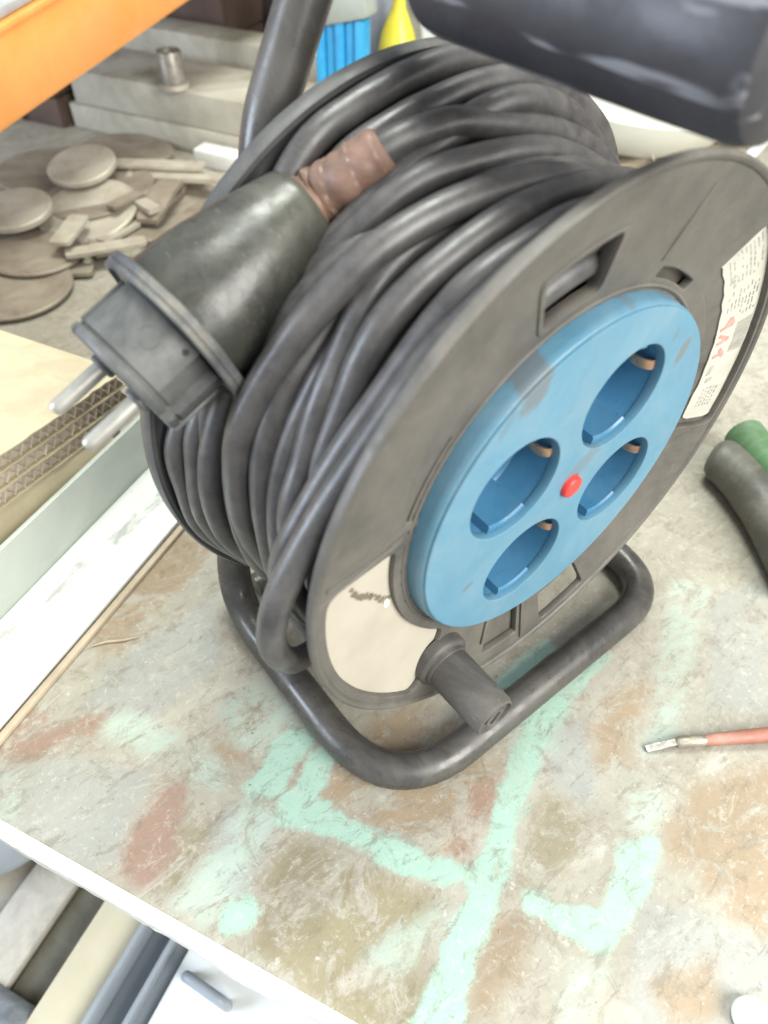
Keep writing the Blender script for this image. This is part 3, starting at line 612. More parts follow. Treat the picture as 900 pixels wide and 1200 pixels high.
CABLES = {'back_turn': {'mode': 'closed', 'p': [(-85.5, -102.44, 98.46), (-85.5, -104.51, 113.06), (-85.5, -104.47, 130.78), (-85.5, -102.19, 147.05), (-84.5, -51.88, 219.99), (-84.5, -33.57, 230.21), (-84.5, -18.2, 234.89), (-84.5, -2.17, 237.48), (-84.5, 11.44, 238.01), (-84.5, 26.35, 235.7), (-84.5, 38.77, 231.84), (-84.5, 52.75, 225.53)]}, 'second': {'mode': 'closed', 'p': [(-77.0, -103.19, 111.29), (-77.0, -103.08, 127.5), (-77.0, -100.44, 143.89), (-77.0, -95.5, 157.88), (-76.0, -43.09, 219.55), (-75.33, -34.45, 224.74), (-74.67, -22.73, 228.82), (-74.0, -10.69, 231.6), (-73.33, 1.81, 233.53), (-72.67, 15.06, 234.11), (-72.0, 29.54, 232.51), (-71.33, 46.81, 225.28), (-70.67, 68.79, 210.53), (-70.0, 79.92, 194.85)]}, 'under': {'mode': 'closed', 'p': [(-62.0, -0.97, 231.22), (-61.0, 9.04, 232.96), (-60.0, 23.0, 230.65), (-59.0, 34.7, 225.13), (-58.0, 43.02, 218.73)], 'dive': 88}, 'fourth': {'mode': 'closed', 'p': [(-64.0, -91.19, 92.9), (-65.0, -97.38, 102.37), (-66.0, -102.18, 116.55), (-67.0, -102.82, 133.67), (-68.0, -99.22, 149.98), (-68.0, -91.85, 165.85), (-66.0, -83.85, 179.02), (-64.0, -78.25, 186.42), (-62.0, -69.11, 194.34), (-60.0, -58.74, 203.63), (-58.0, -51.45, 210.49), (-56.0, -43.25, 215.43), (-54.0, -33.19, 222.33), (-52.0, -22.83, 224.34), (-50.0, -11.3, 224.79), (-48.0, 1.94, 224.49), (-46.0, 16.28, 221.91), (-44.0, 28.6, 216.03), (-42.0, 38.87, 209.55)]}, 'fifth': {'mode': 'closed', 'p': [(-54.0, -93.27, 104.76), (-52.56, -98.37, 124.65), (-51.11, -99.98, 142.99), (-49.67, -98.97, 162.32), (-48.22, -96.25, 174.37), (-46.78, -90.35, 183.59), (-45.33, -85.8, 190.64), (-43.89, -80.71, 197.13), (-42.44, -75.37, 202.73), (-41.0, -66.95, 209.45), (-39.56, -63.9, 212.86), (-38.11, -56.12, 218.09), (-36.67, -45.03, 221.39), (-35.22, -33.93, 224.14), (-33.78, -21.8, 224.55), (-32.33, -14.34, 225.59), (-30.89, -0.83, 223.64), (-29.44, 12.36, 219.47), (-28.0, 20.94, 215.13)]}, 'sixth': {'mode': 'closed', 'p': [(-26.0, -73.86, 189.77), (-25.78, -71.46, 197.73), (-25.56, -68.65, 200.52), (-25.33, -65.92, 205.78), (-25.11, -60.01, 209.91), (-24.89, -54.39, 213.39), (-24.67, -45.67, 216.51), (-24.44, -36.77, 219.45), (-24.22, -27.36, 222.11), (-24.0, -21.43, 223.41)], 'dive': 88}, 'cross': {'mode': 'closed', 'p': [(-28.0, -95.44, 152.67), (-29.0, -92.96, 159.59), (-30.0, -88.48, 163.6), (-31.0, -84.86, 171.98), (-32.0, -80.92, 182.73), (-33.0, -75.97, 189.47), (-34.0, -70.32, 195.4), (-35.0, -67.0, 199.27), (-36.0, -63.69, 204.85), (-37.0, -56.85, 209.99), (-38.0, -48.55, 213.7)], 'dive': 87}, 's5': {'mode': 'closed', 'p': [(-42.0, -94.85, 107.63), (-42.25, -95.74, 119.63), (-42.5, -96.18, 138.83), (-42.75, -95.59, 149.6), (-43.0, -93.75, 162.68), (-43.25, -90.3, 173.12), (-43.5, -86.16, 181.01), (-43.75, -81.82, 186.7), (-44.0, -73.32, 193.46)], 'dive': 88}, 'seventh': {'mode': 'closed', 'p': [(-20.0, -105.36, 138.01), (-19.56, -103.52, 147.2), (-19.11, -99.86, 155.56), (-18.67, -94.89, 161.45), (-18.22, -89.65, 169.6), (-17.78, -84.1, 177.12), (-17.33, -79.33, 182.92), (-16.89, -73.61, 188.58), (-16.44, -68.06, 195.21), (-16.0, -62.6, 200.08), (-15.56, -58.69, 205.45), (-15.11, -53.51, 210.62), (-14.67, -48.22, 214.01), (-14.22, -42.66, 217.27), (-13.78, -33.89, 219.06), (-13.33, -27.21, 220.49), (-12.89, -20.68, 222.9), (-12.44, -13.69, 224.14), (-12.0, -5.61, 222.94)], 'dive': 84}, 'loose': {'mode': 'open', 'p': [(-62.0, -82.69, 98.89), (-52.0, -89.72, 87.15), (-40.0, -83.71, 55.29), (-30.0, -93.56, 71.09), (-22.0, -102.22, 86.4), (-16.0, -109.28, 101.23), (-13.0, -113.49, 113.12), (-10.84, -116.12, 128.12), (-10.69, -113.09, 140.17), (-10.53, -109.08, 149.92), (-10.38, -103.57, 157.41), (-10.22, -97.29, 167.04), (-10.06, -89.2, 176.11), (-9.91, -83.29, 182.99), (-9.75, -78.07, 187.69), (-9.59, -73.52, 193.43), (-9.44, -68.05, 199.56), (-9.28, -62.6, 203.99), (-9.12, -56.36, 208.01), (-8.97, -48.7, 211.69), (-8.81, -41.1, 215.88), (-8.66, -33.84, 219.08), (-8.5, -24.04, 221.11), (-9.1, -1.04, 224.19), (-9.7, 21.6, 219.86), (-10.3, 42.12, 210.34), (-10.9, 59.35, 196.38), (-11.5, 72.41, 179.0), (-12.1, 80.67, 159.36), (-12.7, 83.84, 138.73), (-13.3, 83.31, 118.21), (-13.9, 78.22, 98.38), (-14.5, 68.49, 80.36), (-15.1, 54.69, 65.24)]}, 'plug_lead': {'mode': 'open', 'p': [(-76.69, -54.53, 210.24), (-65.0, -33.28, 228.28), (-63.38, -23.29, 230.08), (-61.75, -11.76, 231.49), (-60.12, -2.37, 229.47), (-58.5, 7.75, 227.29), (-56.88, 23.5, 223.59), (-55.25, 36.37, 218.13), (-53.62, 48.49, 210.68), (-52.0, 54.35, 204.28), (-51.5, 70.93, 186.79), (-51.0, 83.02, 166.26), (-50.5, 89.34, 143.42), (-50.0, 89.54, 119.86), (-49.5, 83.65, 97.17), (-49.0, 72.16, 76.9), (-48.5, 55.9, 60.38), (-48.0, 36.04, 48.71), (-47.5, 13.95, 42.61), (-47.0, -8.83, 42.44), (-46.5, -30.75, 48.14)]}, 'fillA': {'mode': 'closed', 'dive': 85, 'p': [(-59.0, -89.27, 87.36), (-57.31, -95.14, 103.5), (-56.78, -98.13, 120.41), (-57.5, -98.13, 137.58), (-58.42, -95.14, 154.49), (-58.3, -89.27, 170.62), (-56.85, -80.69, 185.49), (-55.01, -69.65, 198.64)]}, 'fillB': {'mode': 'closed', 'dive': 85, 'p': [(-34.0, -87.01, 88.42), (-33.17, -92.73, 104.15), (-33.49, -95.63, 120.63), (-35.07, -95.63, 137.36), (-36.85, -92.73, 153.84), (-37.58, -87.01, 169.56), (-36.99, -78.64, 184.06), (-36.01, -67.88, 196.87)]}, 'fillC': {'mode': 'closed', 'dive': 85, 'p': [(-72.5, -89.72, 87.15), (-71.38, -95.63, 103.37), (-71.42, -98.62, 120.36), (-72.72, -98.62, 137.62), (-74.21, -95.63, 154.62), (-74.65, -89.72, 170.83), (-73.78, -81.1, 185.78), (-72.51, -70.0, 199.0)]}}           # centre lines of the turns one sees, front to back, in millimetres
def polar(p): return math.degrees(math.atan2(p[2] - H, p[1])), math.hypot(p[1], p[2] - H)
def close_turn(P, dive=None):
    """carry a visible stretch of cable on round the hidden side of the drum to its own beginning"""
    P = [np.array(p) for p in P]
    t1, r1 = polar(P[-1]); t0, r0 = polar(P[0]); t0 = t0 % 360
    t1 = t1 % 360
    if t1 > t0: t1 -= 360
    span = t1 + 360 - t0        # degrees still to go, clockwise
    n_ = max(3, int(span / 18)); out = list(P)
    for i in range(1, n_):
        f = i / n_; a = t1 - span * f
        r = r1 + (r0 - r1) * f
        if dive: r += (dive - r) * math.sin(math.pi * f) ** 0.6
        else: r += (97 - r) * math.sin(math.pi * f) ** 0.8 * 0.8
        x = P[-1][0] + (P[0][0] - P[-1][0]) * (f * f * (3 - 2 * f))
        out.append(np.array(rp(r, a, x)))
    return out
def resample(Q, step, closed):
    Q = np.array(Q, float)
    if closed: Q = np.vstack([Q, Q[:1]])
    L = np.concatenate([[0], np.cumsum(np.linalg.norm(np.diff(Q, axis=0), axis=1))])
    n_ = int(L[-1] / step); s_ = np.linspace(0, L[-1], n_ + 1)
    R_ = np.stack([np.interp(s_, L, Q[:, k]) for k in range(3)], 1)
    return R_[:-1] if closed else R_
def smooth_path(Q, it, closed):
    for _ in range(it):
        if closed: Q = Q * 0.5 + (np.roll(Q, 1, 0) + np.roll(Q, -1, 0)) * 0.25
        else: Q[1:-1] = Q[1:-1] * 0.5 + (Q[2:] + Q[:-2]) * 0.25
    return Q
for name, d in CABLES.items():
    P = d['p']
    if d['mode'] == 'closed': Q = catmull(close_turn(P, d.get('dive')), 6, True); closed = True
    else: Q = catmull(P, 6); closed = False
    Q = smooth_path(resample(Q, 3.0, closed), 11 if closed else 8, closed)
    B().add(tube(Q, CR + 0.15, 20, closed=closed, wob=0.03)).mk('cable_turn', M_cable, reel)

# the plug that lies on the winding
PC = Vector((-73.8904, -98.7415, 191.7646)); PW = Vector((0.0584, -0.9211, -0.385)).normalized(); PU = Vector((0.9971, 0.0729, -0.0233)).normalized()
PU = (PU - PW * PU.dot(PW)).normalized(); PV = PW.cross(PU)
def pl(u, v, w): return PC + PU * u + PV * v + PW * w
plug = thing('plug', 'x', 'x', PC); plug.parent = reel; plug.location = (PC * S) - reel.location
del plug['label']; del plug['category']
def loft(rings, cap=True):
    V = []; F = []; n = len(rings[0])
    for R_ in rings: V += R_
    for i in range(len(rings) - 1):
        for k in range(n): F.append((i * n + k, i * n + (k + 1) % n, (i + 1) * n + (k + 1) % n, (i + 1) * n + k))
    if cap: F.append(tuple(range(n - 1, -1, -1))); F.append(tuple((len(rings) - 1) * n + k for k in range(n)))
    return V, F
def ring(w, ru, rv, n=48, du=0, dv=0, p=2.0):
    out = []
    for k in range(n):
        a = 2 * math.pi * k / n; c, s_ = math.cos(a), math.sin(a)
        out.append(pl(du + ru * abs(c) ** (2 / p) * (1 if c > 0 else -1), dv + rv * abs(s_) ** (2 / p) * (1 if s_ > 0 else -1), w))
    return out
body = [(-2.5, 20.5, 19.5, 0), (-6, 20.9, 19.9, 0), (-12, 20.9, 20, 0), (-20, 19.6, 19.0, 0), (-28, 18.0, 17.8, 0), (-36, 16.0, 16.2, 0.4), (-43, 14.2, 14.6, 0.6), (-47, 13.2, 13.6, 0.8), (-49.0, 12.6, 12.9, 1), (-49.9, 11.6, 11.8, 1), (-50.2, 6, 6, 1)]
rings = [ring(w, a, b, 48, 0, dv, 2.15) for w, a, b, dv in body]
for R_ in rings:
    for i, q in enumerate(R_): R_[i] = q + (q - PC).normalized() * 0.5 * noise.noise(q * 0.09)
B().add(loft(rings)).mk('plug_body', M_plug, plug)
col_r = [(-3.0, 20.5, 19.5), (-2.6, 23.6, 22.0), (-2.2, 24.3, 22.7), (-0.2, 24.5, 22.9), (0.0, 24.0, 22.4), (1.6, 24.1, 22.5), (2.0, 23.6, 22.0), (2.1, 22.6, 21.0), (0.9, 22.0, 20.5), (0.8, 18, 17)]
rings = [ring(w, a, b, 64, 0, 0, 2.5) for w, a, b in col_r]
for R_ in rings:
    for i, q in enumerate(R_): R_[i] = q + (q - PC).normalized() * 0.9 * noise.noise(q * 0.13)
B().add(loft(rings)).mk('collar', M_collar, plug)
# front block: round with two flats, guide grooves and the earth recess
def front_ring(w, k=1.0):
    out = []; n = 180
    for i in range(n):
        a = 360 * i / n; r = 19.2 * k
        for g, hw, dep in ((0, 15, 3.2), (180, 15, 3.2)):
            d = abs((a - g + 180) % 360 - 180)
            if d < hw: r = min(r, (19.2 * k) - dep * k)
        for g, hw, dep in ((112, 5, 3.0), (137, 6, 3.0), (248, 4.5, 2.4), (223, 5, 2.4), (270, 9, 2.0)):
            d = abs((a - g + 180) % 360 - 180)
            if d < hw: r = min(r, 19.2 * k - dep)
        r *= 1 - 0.04 * abs(math.sin(math.radians(a)))
        t = math.radians(a); out.append(pl(r * math.cos(t), r * math.sin(t), w))
    return out
B().add(loft([front_ring(2.0), front_ring(16.6), front_ring(16.9, 0.955), front_ring(17.7, 0.955), front_ring(18.0), front_ring(19.2), front_ring(20.4, 0.975), front_ring(20.9, 0.93)])).mk('plug_front', M_plugface, plug)
tri = []
for s1 in (-1,):      # raised guide rail under the block
    tri.append(frame_box(pl(18.0 * math.cos(math.radians(48 * s1)), 18.4 * math.sin(math.radians(48 * s1)), 11.5), (PU * math.cos(math.radians(48 * s1)) + PV * math.sin(math.radians(48 * s1))), (-PU * math.sin(math.radians(48 * s1)) + PV * math.cos(math.radians(48 * s1))), PW, 1.6, 0.9, 8.8, 0.5))
bb = B()
for q in tri: bb.add(q)
bb.mk('guide_rail', M_plugface, plug)
# moulded mark: a small ring and a dimple
mk_a = math.radians(52); mn = PU * math.cos(mk_a) + PV * math.sin(mk_a) * 0.97; mt = PV * math.cos(mk_a) - PU * math.sin(mk_a)
mc = PC + mn * 18.75 + PW * 8.5
B().add(tube([mc + (mt * math.cos(k * .26) + PW * math.sin(k * .26)) * 2.9 for k in range(24)], 0.28, 6, closed=True)).mk('moulded_ring', M_plugface, plug)
md = PC + (PU * math.cos(math.radians(24)) + PV * math.sin(math.radians(24))) * 18.85 + PW * 4.5
B().add(tube([md - PU * .3, md + (PU * .9 + PV * .4) * 0.35], 0.9, 10)).mk('dimple', M_dark, plug)
for sgn in (-1, 1):
    c0 = pl(9.5 * sgn, 0, 19); Q = [c0 + PW * 0, c0 + PW * 19.0, c0 + PW * 20.2, c0 + PW * 20.9, c0 + PW * 21.1]
    B().add(tube(Q, [2.4, 2.4, 2.2, 1.6, 0.6], 24)).mk('prong', M_steel, plug)
    B().add(loft([[c0 + (PU * math.cos(k * math.pi / 10) + PV * math.sin(k * math.pi / 10)) * r_ + PW * w_ for k in range(20)] for r_, w_ in ((3.9, 1.5), (3.9, 3.0), (3.4, 3.6), (2.42, 3.7))])).mk('prong_collar', M_plugface, plug)
# brown tape where the cable leaves the plug
TP = [(-76.64, -55.45, 209.86), (-76.16, -47.16, 214.32), (-70.26, -42.84, 220.16), (-65.0, -33.28, 228.28)]
TQ = catmull(TP, 22)
tv = []; tr_ = []
for i, q in enumerate(TQ):
    f = i / (len(TQ) - 1)
    tr_.append(9.6 - 3.0 * f - 1.5 * max(0, (f - 0.93) / 0.07) + 1.3 * math.exp(-((f - 0.08) / 0.07) ** 2) + 0.7 * math.exp(-((f - 0.3) / 0.05) ** 2) + 0.4 * math.exp(-((f - 0.93) / 0.06) ** 2) + 0.3 * math.sin(f * 40))
V, F = tube(TQ, tr_, 40, cap=True)
TQv = [Vector(q) for q in TQ]
V2 = []
for i, q in enumerate(V):
    c = TQv[i // 40]; d = (q - c); f = (i // 40) / (len(TQ) - 1)
    ph = (i % 40) / 40 * 2 * math.pi; k = 1 + 0.07 * noise.noise(q * 0.1) + 0.045 * (((f * 5.2 + ph / (2 * math.pi)) % 1.0) - 0.5) * 2 + 0.03 * math.sin(ph * 3 + f * 9)
    V2.append(c + d * k)
mk('tape_wrap', V2, F, M_tape, reel)

# ------------------------------------------------------------------ lying on the bench, left: bar, lath, cardboard
M_white = mat('white_gloss_paint', (0.80, 0.81, 0.78), (0.74, 0.75, 0.71), 0.28, (0.5, 0.48, 0.42), 0.15, 30, 0.06, 300, scratch=0.3, scratch_col=(0.5, 0.5, 0.48))
def add_rub(m):      # a streak of rubbed-in dirt along the bar
    n = m.node_tree.nodes; l = m.node_tree.links; b = n['Principled BSDF']
    co = n.new('ShaderNodeTexCoord').outputs['Object']
    def mth(op, a, b_=0.0, c_=0.0):
        q = n.new('ShaderNodeMath'); q.operation = op
        for i, v in ((0, a), (1, b_), (2, c_)):
            if isinstance(v, (int, float)): q.inputs[i].default_value = v
            else: l.new(v, q.inputs[i])
        return q.outputs[0]
    mp = n.new('ShaderNodeMapping'); mp.inputs['Rotation'].default_value = (0, 0, -BENCH_ANGLE); l.new(co, mp.inputs['Vector'])
    sx_ = n.new('ShaderNodeSeparateXYZ'); l.new(mp.outputs[0], sx_.inputs[0])
    ns = n.new('ShaderNodeTexNoise'); ns.inputs['Scale'].default_value = 120; ns.inputs['Detail'].default_value = 7; ns.inputs['Roughness'].default_value = 0.75; l.new(mp.outputs[0], ns.inputs['Vector'])
    ms = n.new('ShaderNodeMapping'); ms.inputs['Scale'].default_value = (1, 0.25, 1); l.new(mp.outputs[0], ms.inputs['Vector'])
    n2 = n.new('ShaderNodeTexNoise'); n2.inputs['Scale'].default_value = 260; n2.inputs['Detail'].default_value = 5; l.new(ms.outputs[0], n2.inputs['Vector'])
    line = mth('ADD', mth('MULTIPLY', sx_.outputs[1], -0.12), mth('ADD', sx_.outputs[0], 0.004))
    d = mth('ADD', mth('ABSOLUTE', line), mth('MULTIPLY', mth('SUBTRACT', ns.outputs['Fac'], 0.5), 0.022))
    rg = n.new('ShaderNodeMapRange'); rg.interpolation_type = 'SMOOTHSTEP'; rg.inputs[1].default_value = 0.0055; rg.inputs[2].default_value = 0.001; rg.inputs[3].default_value = 0; rg.inputs[4].default_value = 1
    l.new(d, rg.inputs[0])
    r2 = n.new('ShaderNodeMapRange'); r2.inputs[1].default_value = 0.42; r2.inputs[2].default_value = 0.6; r2.inputs[3].default_value = 0.1; r2.inputs[4].default_value = 0.7
    l.new(n2.outputs['Fac'], r2.inputs[0])
    f = mth('MULTIPLY', rg.outputs[0], r2.outputs[0])
    old = b.inputs['Base Color'].links[0].from_socket
    mx = n.new('ShaderNodeMix'); mx.data_type = 'RGBA'; l.new(f, mx.inputs[0]); l.new(old, mx.inputs[6]); mx.inputs[7].default_value = (0.3, 0.31, 0.29, 1)
    l.new(mx.outputs[2], b.inputs['Base Color'])
M_barw = mat('white_bar_paint', (0.78, 0.79, 0.76), (0.72, 0.73, 0.69), 0.3, (0.5, 0.48, 0.42), 0.12, 30, 0.06, 300)
add_rub(M_barw)
M_web = mat('shaded_white_paint', (0.52, 0.56, 0.51), (0.46, 0.5, 0.455), 0.4, (0.5, 0.48, 0.42), 0.15, 20, 0.06, 300)  # upright leg of the white bar, its shade put into the colour
bar = thing('angle_bar', 'long white metal angle bar lying on the bench left of the reel', 'metal bar', bp(-50, 120, 0))
B().add(bench_box(-69.5, -28, -60, 305, 0.3, 3.6, 0.8)).mk('flat_leg', M_barw, bar)
B().add(bench_box(-72.4, -69.6, -60, 305, 0.3, 38, 0.6)).mk('upright_leg', M_web, bar)
M_lath = mat('pale_lath', (0.5, 0.42, 0.31), (0.4, 0.32, 0.23), 0.7, None, 0, 40, 0.3, 200)
tag(B().add(bench_box(-26.0, -22.6, 20, 240, 0.2, 3.0, 0.5)).mk('wooden_lath', M_lath, origin=bp(-24, 130, 0)), 'thin pale wooden lath lying along the front of the white bar', 'lath')
M_card = mat('cardboard_liner', (0.56, 0.49, 0.33), (0.48, 0.41, 0.27), 0.75, None, 0, 40, 0.15, 200)
M_flute = mat('cardboard_fluting', (0.66, 0.585, 0.48), (0.56, 0.49, 0.4), 0.8, None, 0, 80, 0.1, 200)
card = thing('cardboard_piece', 'folded corrugated cardboard with its fluted edge and torn corner beside the white bar', 'cardboard', bp(-200, 150, 40))
CA = -80
def cz(b): return 46 - (b - 110) * 0.115
def card_sheet(z_off, th, a1, ragged, b1=206):
    V = []; F = []; n = 60; b0 = -80
    for i in range(n):
        b = b0 + (b1 - b0) * i / (n - 1)
        e = ragged * (noise.noise((b * 0.05, z_off, 0)) + 0.5 * noise.noise((b * 0.2, z_off, 3)))
        far = -560 if i < n * 0.985 else -560
        V += [bp(a1 + e, b, cz(b) + z_off), bp(a1 + e, b, cz(b) + z_off + th), bp(far, b, cz(b) + z_off + th), bp(far, b, cz(b) + z_off)]
    for i in range(n - 1):
        for k in range(4): a = i * 4 + k; b_ = i * 4 + (k + 1) % 4; F.append((a, b_, b_ + 4, a + 4))
    F.append((3, 2, 1, 0)); F.append(tuple((n - 1) * 4 + k for k in range(4)))
    return V, F
def flutes(z0, z1, a1, wave, b1=204):
    V = []; F = []; n = int((b1 + 80) / wave * 12)
    for i in range(n):
        b = -80 + (b1 + 80) * i / (n - 1); ph = 2 * math.pi * (b + 80) / wave + 2.6 * noise.noise((b * .035, z0, 0)) + 0.9 * noise.noise((b * .16, z0, 5))
        z = cz(b) + (z0 + z1) / 2 + (z1 - z0) / 2 * math.sin(ph) * (0.9 + 0.07 * noise.noise((b * .2, z0, 7))); db = 0.42 * wave * math.sin(2 * ph) * 0.35
        V += [bp(a1 - 0.6 + .8 * noise.noise((b * .2, z0, 1)), b + db, z - .28), bp(a1 - 0.6, b + db, z + .28), bp(a1 - 45, b + db, z + .28), bp(a1 - 45, b + db, z - .28)]
    for i in range(n - 1):
        for k in range(4): a = i * 4 + k; b_ = i * 4 + (k + 1) % 4; F.append((a, b_, b_ + 4, a + 4))
    return V, F
for z0 in (0, 9.0, 18.0):
    B().add(card_sheet(z0, 0.9, CA, 1.0)).mk('liner', M_card, card, smooth=False)
    B().add(flutes(z0 + 0.9, z0 + 9.0, CA, 6.2)).mk('fluting', M_flute, card)
B().add(card_sheet(0.95, 26.0, CA - 3.2, 0.4, 203)).mk('added_backing', M_flute, card, smooth=False)  # pale backing added behind the flutes to lighten their dark hollows
B().add(card_sheet(27.0, 0.9, CA + 0.6, 1.6)).mk('liner', M_card, card, smooth=False)
V = []; F = []; n = 70                     # torn flap below
for i in range(n):
    b = -80 + 262 * i / (n - 1); f = max(0, min(1, (b - 60) / 115))
    zl = (6 + 27 * f) + 3 * noise.noise((b * 0.06, 0, 9)) + 1.4 * noise.noise((b * .3, 0, 4))
    V += [bp(CA - 1, b, cz(b) - 0.2), bp(CA + 1.5, b, (cz(b) + zl) / 2), bp(CA + 3.2, b, zl), bp(CA + 2.2, b, zl), bp(CA, b, (cz(b) + zl) / 2), bp(CA - 3, b, cz(b) - 0.2)]
for i in range(n - 1):
    for k in range(6): a = i * 6 + k; b_ = i * 6 + (k + 1) % 6; F.append((a, b_, b_ + 6, a + 6))
mk('torn_flap', V, F, M_card, card)
B().add(bench_box(-540, CA - 4, -75, 195, 0.4, 36.0, 3)).mk('folded_layers', M_card, card)

# ------------------------------------------------------------------ heap of flat metal blanks at the back left
M_blank = mat('dusty_metal_blank', (0.30, 0.26, 0.2), (0.17, 0.135, 0.10), 0.5, (0.36, 0.31, 0.24), 0.45, 22, 0.2, 200, metallic=0.15)
M_blank2 = mat('pale_metal_blank', (0.50, 0.465, 0.38), (0.33, 0.29, 0.225), 0.42, (0.45, 0.41, 0.33), 0.35, 26, 0.15, 200, metallic=0.15)
def disc(c, r, th, m, tilt, label, hole=0):
    n_ = Vector(tilt).normalized(); u = n_.orthogonal().normalized(); v = n_.cross(u); c = Vector(c)
    prof = [(0.02, 0), (r - 1.5, 0), (r, 1.2), (r, th - 1.2), (r - 1.5, th), (0.02, th)]
    V = []; F = []; n = 56
    for i in range(n):
        t = 2 * math.pi * i / n
        for rr, h in prof: V.append(c + (u * math.cos(t) + v * math.sin(t)) * rr + n_ * h)
    for i in range(n):
        j = (i + 1) % n
        for q in range(5): F.append((i * 6 + q, j * 6 + q, j * 6 + q + 1, i * 6 + q + 1))
    o = mk('metal_disc', V, F, m, origin=c)
    return tag(o, label, 'metal disc', 'round metal blanks heaped behind the plug')
def strip(c, ang, L, w_, th, m, label, name='metal_strip', cat='metal strip', tilt=0.0, group='flat metal strips in the heap', curve=0.0):
    t = math.radians(ang); u = (E1 * math.cos(t) + E2 * math.sin(t)) * math.cos(tilt) + UP * math.sin(tilt)
    v = (E2 * math.cos(t) - E1 * math.sin(t)); w2 = u.cross(v); c = Vector(c); n = 14; V = []; F = []
    for i in range(n + 1):
        f = i / n - 0.5; k = w_ / 2 * (1 if abs(f) < 0.46 else 0.8)
        cc = c + u * (L * f) + w2 * (curve * 4 * (0.25 - f * f)) + v * (curve * 2 * f * f)
        V += [cc - v * k, cc + v * k, cc + v * k + w2 * th, cc - v * k + w2 * th]
    for i in range(n):
        for k in range(4): a = i * 4 + k; b = i * 4 + (k + 1) % 4; F.append((a, b, b + 4, a + 4))
    F += [(3, 2, 1, 0), tuple(n * 4 + k for k in range(4))]
    o = mk(name, V, F, m, origin=c)
    return tag(o, label, cat, group)
for args in [((-653.52, 31.19, 6.0), 58, 5, 0, (0.02, 0.05, 1), 'large brownish metal disc at the top of the heap, under the smaller pale one'), ((-593.4, 38.16, 30.0), 31, 6, 1, (0.1, -0.16, 1), 'small pale metal disc with bright rim on top of the large brown disc'), ((-560.46, -36.91, 22.0), 31, 6, 1, (0.08, -0.1, 1), 'small pale metal disc at the left picture edge, above the dark discs'), ((-508.7, -44.71, 8.0), 38, 4, 0, (0, 0.05, 1), 'dull brown disc lying just behind the cardboard'), ((-477.69, -75.8, 4.0), 46, 4, 0, (0.05, 0, 1), 'wide dark disc partly under the cardboard at the left edge'), ((-566.82, 38.9, 16.0), 50, 4, 0, (-0.05, -0.12, 1), 'large tilted disc below the strips, right of the small pale disc'), ((-575.86, 67.96, 10.0), 56, 4, 0, (0.05, -0.08, 1), 'large disc fanned out under the tilted disc'), ((-519.78, 73.44, 3.0), 52, 4, 0, (0.0, 0.03, 1), 'broad flat disc lowest at the right of the heap, behind the plug'), ((-562.76, -5.17, 3.0), 62, 4, 0, (0.0, 0.0, 1), 'lowest wide disc in the middle of the heap'), ((-580.48, 56.14, 9.0), 56, 4, 0, (-0.02, 0.02, 1), 'large brown disc lying flat under the two long pale strips'), ((-542.03, 17.36, 14.0), 44, 4, 1, (0.1, -0.2, 1), 'tilted pale disc behind the drilled strip'), ((-531.94, 92.96, 5.0), 50, 4, 0, (0.15, 0.1, 1), 'flat disc at the far right end of the heap, half behind the plug body'), ((-661.78, 106.95, 8.0), 46, 4, 0, (0.0, 0.1, 1), 'brown disc at the back of the heap against the lowest beam')]:
    disc(args[0], args[1], args[2], (M_blank, M_blank2)[args[3]], args[4], args[5])
for args in [((-502.75, -13.16, 22.0), 110.9, 48.7, 17, 3, 1, 'short metal strip with a drilled end, pointing from the heap to the cardboard', 0), ((-473.52, 3.23, 14.0), 47.2, 64.3, 14, 3, 1, 'pale metal strip lying crosswise just behind the plug collar', 0), ((-567.73, 100.61, 26.0), 22.1, 84.7, 16, 3, 1, 'pale flat strip at the top of the heap, below the white beams', 0), ((-543.86, 110.33, 20.0), 23.0, 102.3, 16, 4, 1, 'long pale strip just in front of the top strip', 0), ((-503.55, 8.86, 8.0), -40.6, 61.6, 20, 3, 0, 'short dark strip under the crosswise strip', 0), ((-506.98, 57.7, 20.0), -19.6, 22.4, 12, 5, 1, 'stubby pale piece beside the curved strip', 0), ((-523.73, 82.64, 12.0), 108.7, 81.4, 22, 4, 0, 'curved brown strip at the right end of the heap', 10), ((-500.54, 25.48, 10.0), 85.0, 41.3, 14, 3, 1, 'pale strip slanting up between plug collar and the crosswise strip', 0), ((-522.46, 45.22, 24.0), 81.4, 34.6, 12, 3, 0, 'short brown strip lying on the leaning disc', 0), ((-475.62, -28.42, 3.0), 31.1, 33.7, 16, 3, 0, 'thin brown strip on the bench beneath the crosswise strip', 0)]:
    strip(*args[:5], (M_blank, M_blank2)[args[5]], args[6], curve=args[7])

# ------------------------------------------------------------------ white beams behind
M_beam = mat('dusty_white_board', (0.47, 0.45, 0.38), (0.39, 0.37, 0.30), 0.6, (0.17, 0.135, 0.09), 0.95, 14, 0.1, 200)
def beam(a0, a1, b0, b1, z0, z1, label):
    o = B().add(bench_box(a0, a1, b0, b1, z0, z1, 1.5)).mk('white_beam', M_beam, origin=bp((a0 + a1) / 2, (b0 + b1) / 2, z0))
    return tag(o, label, 'beam', 'dusty white beams stacked at the back of the bench')
beam(-478, -215, 600, 680, 0.3, 25, 'lowest of the dusty white beams, right behind the heap of metal discs')
beam(-470, -213, 603, 690, 25.4, 58, 'upper dusty white beam with the short steel pipe stub standing on it')
beam(-520, -180, 715, 760, 0.3, 74, 'rearmost white beam, a narrow pale band behind the pipe stub')
stub = thing('pipe_stub', 'short steel pipe stub standing upright on the white beam', 'pipe', bp(-334.9, 607.5, 58.4))
sx = bp(-334.9, 607.5, 0)
